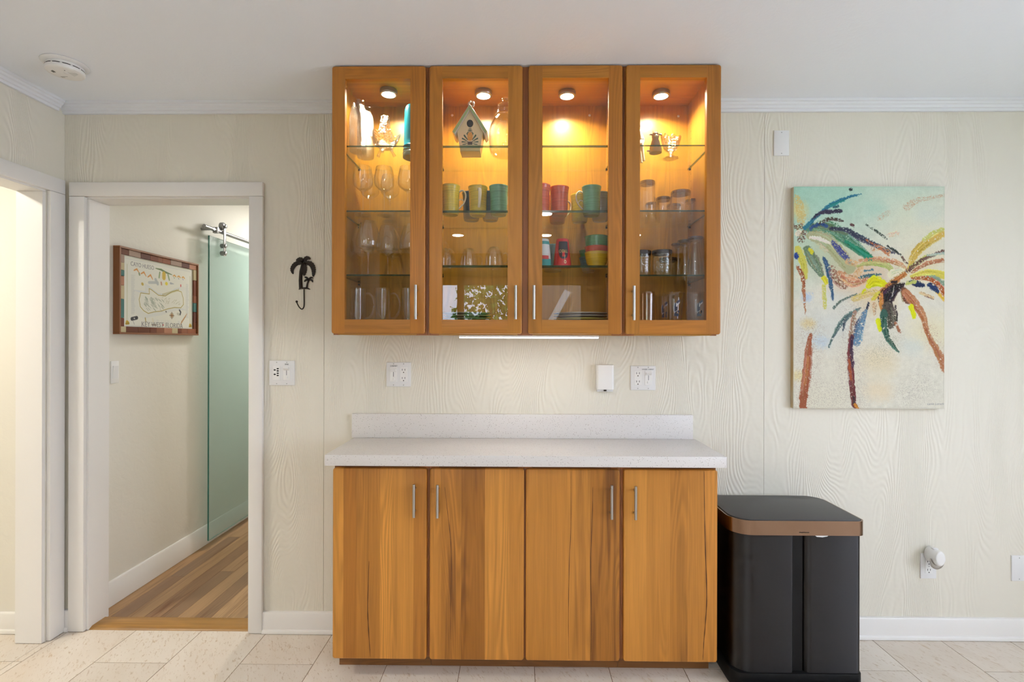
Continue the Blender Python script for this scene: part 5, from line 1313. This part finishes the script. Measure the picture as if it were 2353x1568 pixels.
ps([(558, 318), (620, 362), (692, 414)], 10, (72, 84, 76), dry=.35); ps([(690, 455), (730, 482), (778, 514)], [6, 14, 10], (58, 66, 60), dry=.2); ps([(785, 525), (800, 550), (818, 572)], [10, 14, 10], (110, 92, 84), dry=.3); ps([(600, 480), (640, 470), (700, 500)], 30, (205, 150, 108), dry=.5); ps([(560, 420), (640, 470), (700, 520)], 14, (190, 118, 76), dry=.45)
ps([(205, 392), (290, 420), (370, 500), (450, 600)], [60, 90, 90, 80], (178, 178, 138), dry=.08); ps([(200, 402), (260, 412), (322, 440)], [16, 28, 16], (230, 224, 208)); ps([(342, 432), (395, 495), (452, 560)], [18, 36, 24], (84, 92, 148), dry=.3)
ps([(180, 480), (225, 560), (272, 645)], [50, 70, 30], (112, 134, 108), dry=.15); ps([(118, 478), (150, 560), (172, 665)], [44, 44, 20], (208, 202, 96)); ps([(106, 520), (109, 525)], 36, (52, 76, 146)); ps([(196, 480), (212, 500)], 22, (216, 210, 60))
ps([(286, 535), (312, 600), (326, 670), (346, 805)], [16, 30, 26, 14], (62, 92, 126), dry=.2); ps([(288, 668), (302, 700)], [34, 26], (222, 214, 60)); ps([(288, 720), (296, 860)], [26, 20], (206, 202, 110), dry=.3)
ps([(112, 592), (145, 640), (156, 720), (168, 905)], [14, 26, 22, 3], (160, 96, 66), dry=.25); ps([(340, 610), (372, 680), (420, 720)], 46, (150, 108, 92), dry=.5); ps([(390, 640), (470, 690), (570, 665)], [40, 66, 40], (198, 140, 104), dry=.42); ps([(440, 560), (520, 590), (500, 640)], 40, (214, 176, 130), dry=.4)
# right palm
ps([(500, 590), (590, 565), (680, 575), (735, 628)], [16, 34, 46, 26], (186, 190, 118)); ps([(520, 552), (640, 545), (760, 570), (815, 620)], [20, 30, 34, 20], (206, 156, 116), dry=.3); ps([(720, 640), (770, 620), (800, 640)], 50, (230, 224, 192))
ps([(826, 612), (870, 510), (950, 430), (1062, 368)], [20, 44, 56, 46], (212, 178, 92), dry=.15); ps([(930, 420), (1000, 370), (1062, 350)], 26, (206, 206, 120), dry=.3); ps([(840, 600), (900, 560), (960, 520)], 26, (190, 196, 92), dry=.2)
ps([(818, 628), (880, 575), (960, 530), (1062, 488)], [26, 24, 18, 22], (110, 82, 74), dry=.3); ps([(850, 630), (950, 572), (1062, 548)], [16, 26, 24], (182, 122, 88), dry=.3); ps([(950, 520), (1062, 505)], 14, (170, 190, 176))
ps([(845, 655), (950, 628), (1062, 650)], [14, 40, 50], (214, 202, 92)); ps([(940, 660), (1010, 665), (1062, 715)], 20, (132, 158, 136), dry=.15); ps([(850, 668), (960, 672), (1030, 720), (1062, 790)], [14, 24, 26, 24], (176, 96, 52), dry=.25); ps([(1000, 740), (1062, 810)], 18, (222, 178, 70))
ps([(842, 690), (880, 702), (925, 715)], [22, 36, 22], (40, 54, 88)); ps([(960, 712), (990, 728), (1018, 752)], [24, 34, 22], (40, 62, 104)); ps([(820, 700), (870, 690)], 20, (190, 196, 110))
ps([(512, 664), (580, 650), (652, 642)], [12, 22, 10], (74, 110, 118), dry=.2); ps([(545, 620), (602, 612)], 10, (90, 130, 150)); ps([(572, 722), (612, 690), (676, 706)], [30, 66, 34], (216, 212, 26)); ps([(524, 782), (548, 750)], [14, 30], (216, 214, 30)); ps([(480, 800), (560, 770), (620, 760)], 40, (214, 190, 120), dry=.35)
ps([(806, 640), (740, 690), (660, 752), (610, 800)], [30, 40, 34, 20], (192, 128, 72), dry=.12); ps([(640, 760), (600, 800)], 24, (214, 196, 80)); ps([(720, 692), (755, 690)], 12, (52, 46, 46))
ps([(800, 705), (730, 745), (690, 800), (700, 880)], [16, 70, 86, 60], (52, 44, 48), dry=.06); ps([(660, 770), (655, 830), (662, 885)], [16, 34, 16], (194, 128, 66), dry=.2); ps([(735, 720), (728, 780)], 5, (210, 205, 195)); ps([(610, 840), (612, 905)], [30, 10], (200, 160, 126), dry=.4)
ps([(700, 860), (720, 930), (712, 990)], [80, 60, 20], (92, 84, 74), dry=.3); ps([(672, 890), (672, 980), (705, 1070), (768, 1148)], [44, 44, 30, 5], (62, 100, 88), dry=.12); ps([(745, 955), (775, 1015)], [14, 20], (176, 124, 100), dry=.35)
ps([(800, 745), (830, 800)], [40, 70], (120, 84, 66), dry=.15); ps([(810, 760), (870, 830), (925, 920), (955, 1030), (1020, 1150), (1066, 1265)], [50, 56, 40, 28, 44, 40], (184, 124, 88), dry=.12); ps([(905, 760), (985, 790)], 16, (224, 200, 150)); ps([(935, 780), (990, 800)], 10, (150, 120, 100), dry=.5)
ps([(634, 938), (648, 1005)], [26, 18], (216, 222, 30)); ps([(846, 852), (868, 920)], [34, 26], (220, 226, 30))
ps([(522, 858), (440, 915), (385, 975), (340, 1060), (318, 1120)], [10, 34, 26, 14, 6], (92, 116, 116), dry=.2); ps([(575, 828), (545, 900), (498, 975), (485, 1040)], [12, 20, 26, 14], (50, 56, 80), dry=.3); ps([(556, 880), (520, 980), (500, 1085)], [22, 40, 50], (104, 140, 168), dry=.28); ps([(425, 940), (410, 1010)], [20, 5], (74, 92, 100), dry=.3); ps([(350, 862), (400, 815), (500, 768)], [16, 12, 8], (96, 116, 108), dry=.25)
# trunks with spattered edges
for pts, w_, c in (([(205, 1010), (195, 1120), (180, 1300), (160, 1515)], 150, (150, 118, 104)), ([(480, 900), (462, 1060), (460, 1250), (470, 1420), (485, 1515)], 150, (146, 122, 116)), ([(960, 1000), (1050, 1200)], 90, (170, 130, 110)), ([(720, 1080), (640, 1160)], 150, (150, 146, 120)), ([(850, 1420), (900, 1380)], 200, (160, 150, 140)), ([(320, 1430), (420, 1470)], 200, (170, 160, 150))):
    ps(pts, w_, c, alpha=.8, soft=w_ * KX * .8, speck=.86)
ps([(206, 1030), (192, 1120), (182, 1250), (165, 1400), (150, 1515)], [12, 36, 44, 46, 48], (158, 92, 64), dry=.12); ps([(190, 1180), (170, 1360)], 16, (190, 126, 80), dry=.4)
ps([(486, 890), (466, 1000), (458, 1080)], [26, 26, 30], (168, 134, 116), dry=.35); ps([(470, 1040), (456, 1130), (462, 1260), (472, 1400), (488, 1515)], [20, 36, 32, 36, 26], (112, 62, 60), dry=.12); ps([(470, 1050), (466, 1160), (474, 1240)], 18, (72, 54, 76), dry=.25); ps([(452, 1200), (462, 1330)], 12, (178, 104, 70), dry=.3); ps([(478, 1440), (484, 1490)], 12, (60, 40, 42)); ps([(490, 1490), (500, 1515)], 20, (205, 140, 60))
ps([(820, 205), (880, 165), (960, 150), (1062, 130)], [50, 36, 24, 14], (200, 160, 126), speck=.55, dry=.35); ps([(700, 390), (760, 375)], 24, (226, 190, 160), dry=.5); ps([(640, 280), (700, 240)], 30, (200, 170, 140), speck=.7)
R.a += ((R.n0 - .5) * .05)[..., None]
obj('painted_face', R.mesh(lambda u, v: np.stack([cx0 + (cx1 - cx0) * u, np.full_like(u, -.0262), czt - (czt - czb) * v], 1), .96), vcol('canvas_paint', .75, 900), t)
t2c = NT('canvas_edge'); t2c.b.inputs['Roughness'].default_value = .8
t2c.l.new(t2c.mix(t2c.ramp(t2c.noise(t2c.scale(t2c.oc(), (1, 1, .5)), 9, 2), .35, .6), (.62, .60, .48), (.50, .36, .17)), t2c.b.inputs['Base Color'])
obj('stretched_edge', box(cx0, cx1, -.026, -.0006, czb, czt, .0012, 1), t2c.m, t)
text('signature', 'Lanie Loreth', .0145, TR(cx1 - .040, -.0265, czb + .022) @ FACE, M['grey'], t, .0001, shear=.35)

# ================================================================== GARDEN outside the window (mirrored in the glass doors)
tag(obj('ground', box(-9, 9, -16, YB - .13, -.3, -.25), M['lawn']), 'lawn outside the garden window', None, None, 'structure')
def shrub(x, y, h, rad, n, label, seed):
    r_ = np.random.RandomState(seed); t = thing('garden_shrub', (x, y, -.25), label, 'shrub', 'shrubs outside the window')
    vs, fs = [], []
    for k in range(n):
        d = r_.normal(size=3); d /= np.linalg.norm(d); q = d * (r_.rand() ** .4) * np.array((rad, rad * .7, h * .5)) + np.array((0, 0, h * .55))
        a, b = r_.normal(size=3), r_.normal(size=3); a /= np.linalg.norm(a); b -= a * (a @ b); b /= np.linalg.norm(b)
        L, W_ = .06 + .05 * r_.rand(), .025 + .02 * r_.rand(); c = np.cross(a, b) * .012; i = len(vs)
        vs += [tuple(q), tuple(q + a * L * .5 + b * W_ + c), tuple(q + a * L), tuple(q + a * L * .5 - b * W_ + c)]; fs.append((i, i + 1, i + 2, i + 3))
    me = bpy.data.meshes.new('leaves'); me.from_pydata(vs, [], fs)
    f = part('foliage', me, M['leaf'], t); tag(f, kind='stuff')
    part('stem', tube(smoothpath([(0, 0, 0), (.05, 0, h * .3), (-.03, 0, h * .7)]), [.05, .035, .01], 8), M['bark'], t)
shrub(-.42, YB - 1.5, 3.2, .62, 2600, 'large leafy shrub seen mirrored in the second glass door', 1)
shrub(-1.65, YB - 1.6, 2.0, .50, 1300, 'lower leafy shrub at the edge of the mirrored garden window', 2)
shrub(.50, YB - 1.3, 1.7, .26, 700, 'small leafy shrub at the foot of the third glass door reflection', 3)
M['shed'] = plain('neighbour_wall', (.30, .24, .20), .8)
t = thing('neighbour_shed', (1.6, YB - 3.4, -.25), 'brown neighbouring shed with white roof edge mirrored in the third glass door', 'shed')
obj('shed_wall', box(.15, 3.4, YB - 4.2, YB - 3.2, -.25, 2.6), M['shed'], t)
obj('roof_edge', xform(box(-.6, .6, -.06, .06, -.06, .06), TR(.62, YB - 3.05, 1.75) @ Matrix.Rotation(math.radians(-62), 4, 'Y')), M['plate'], t)
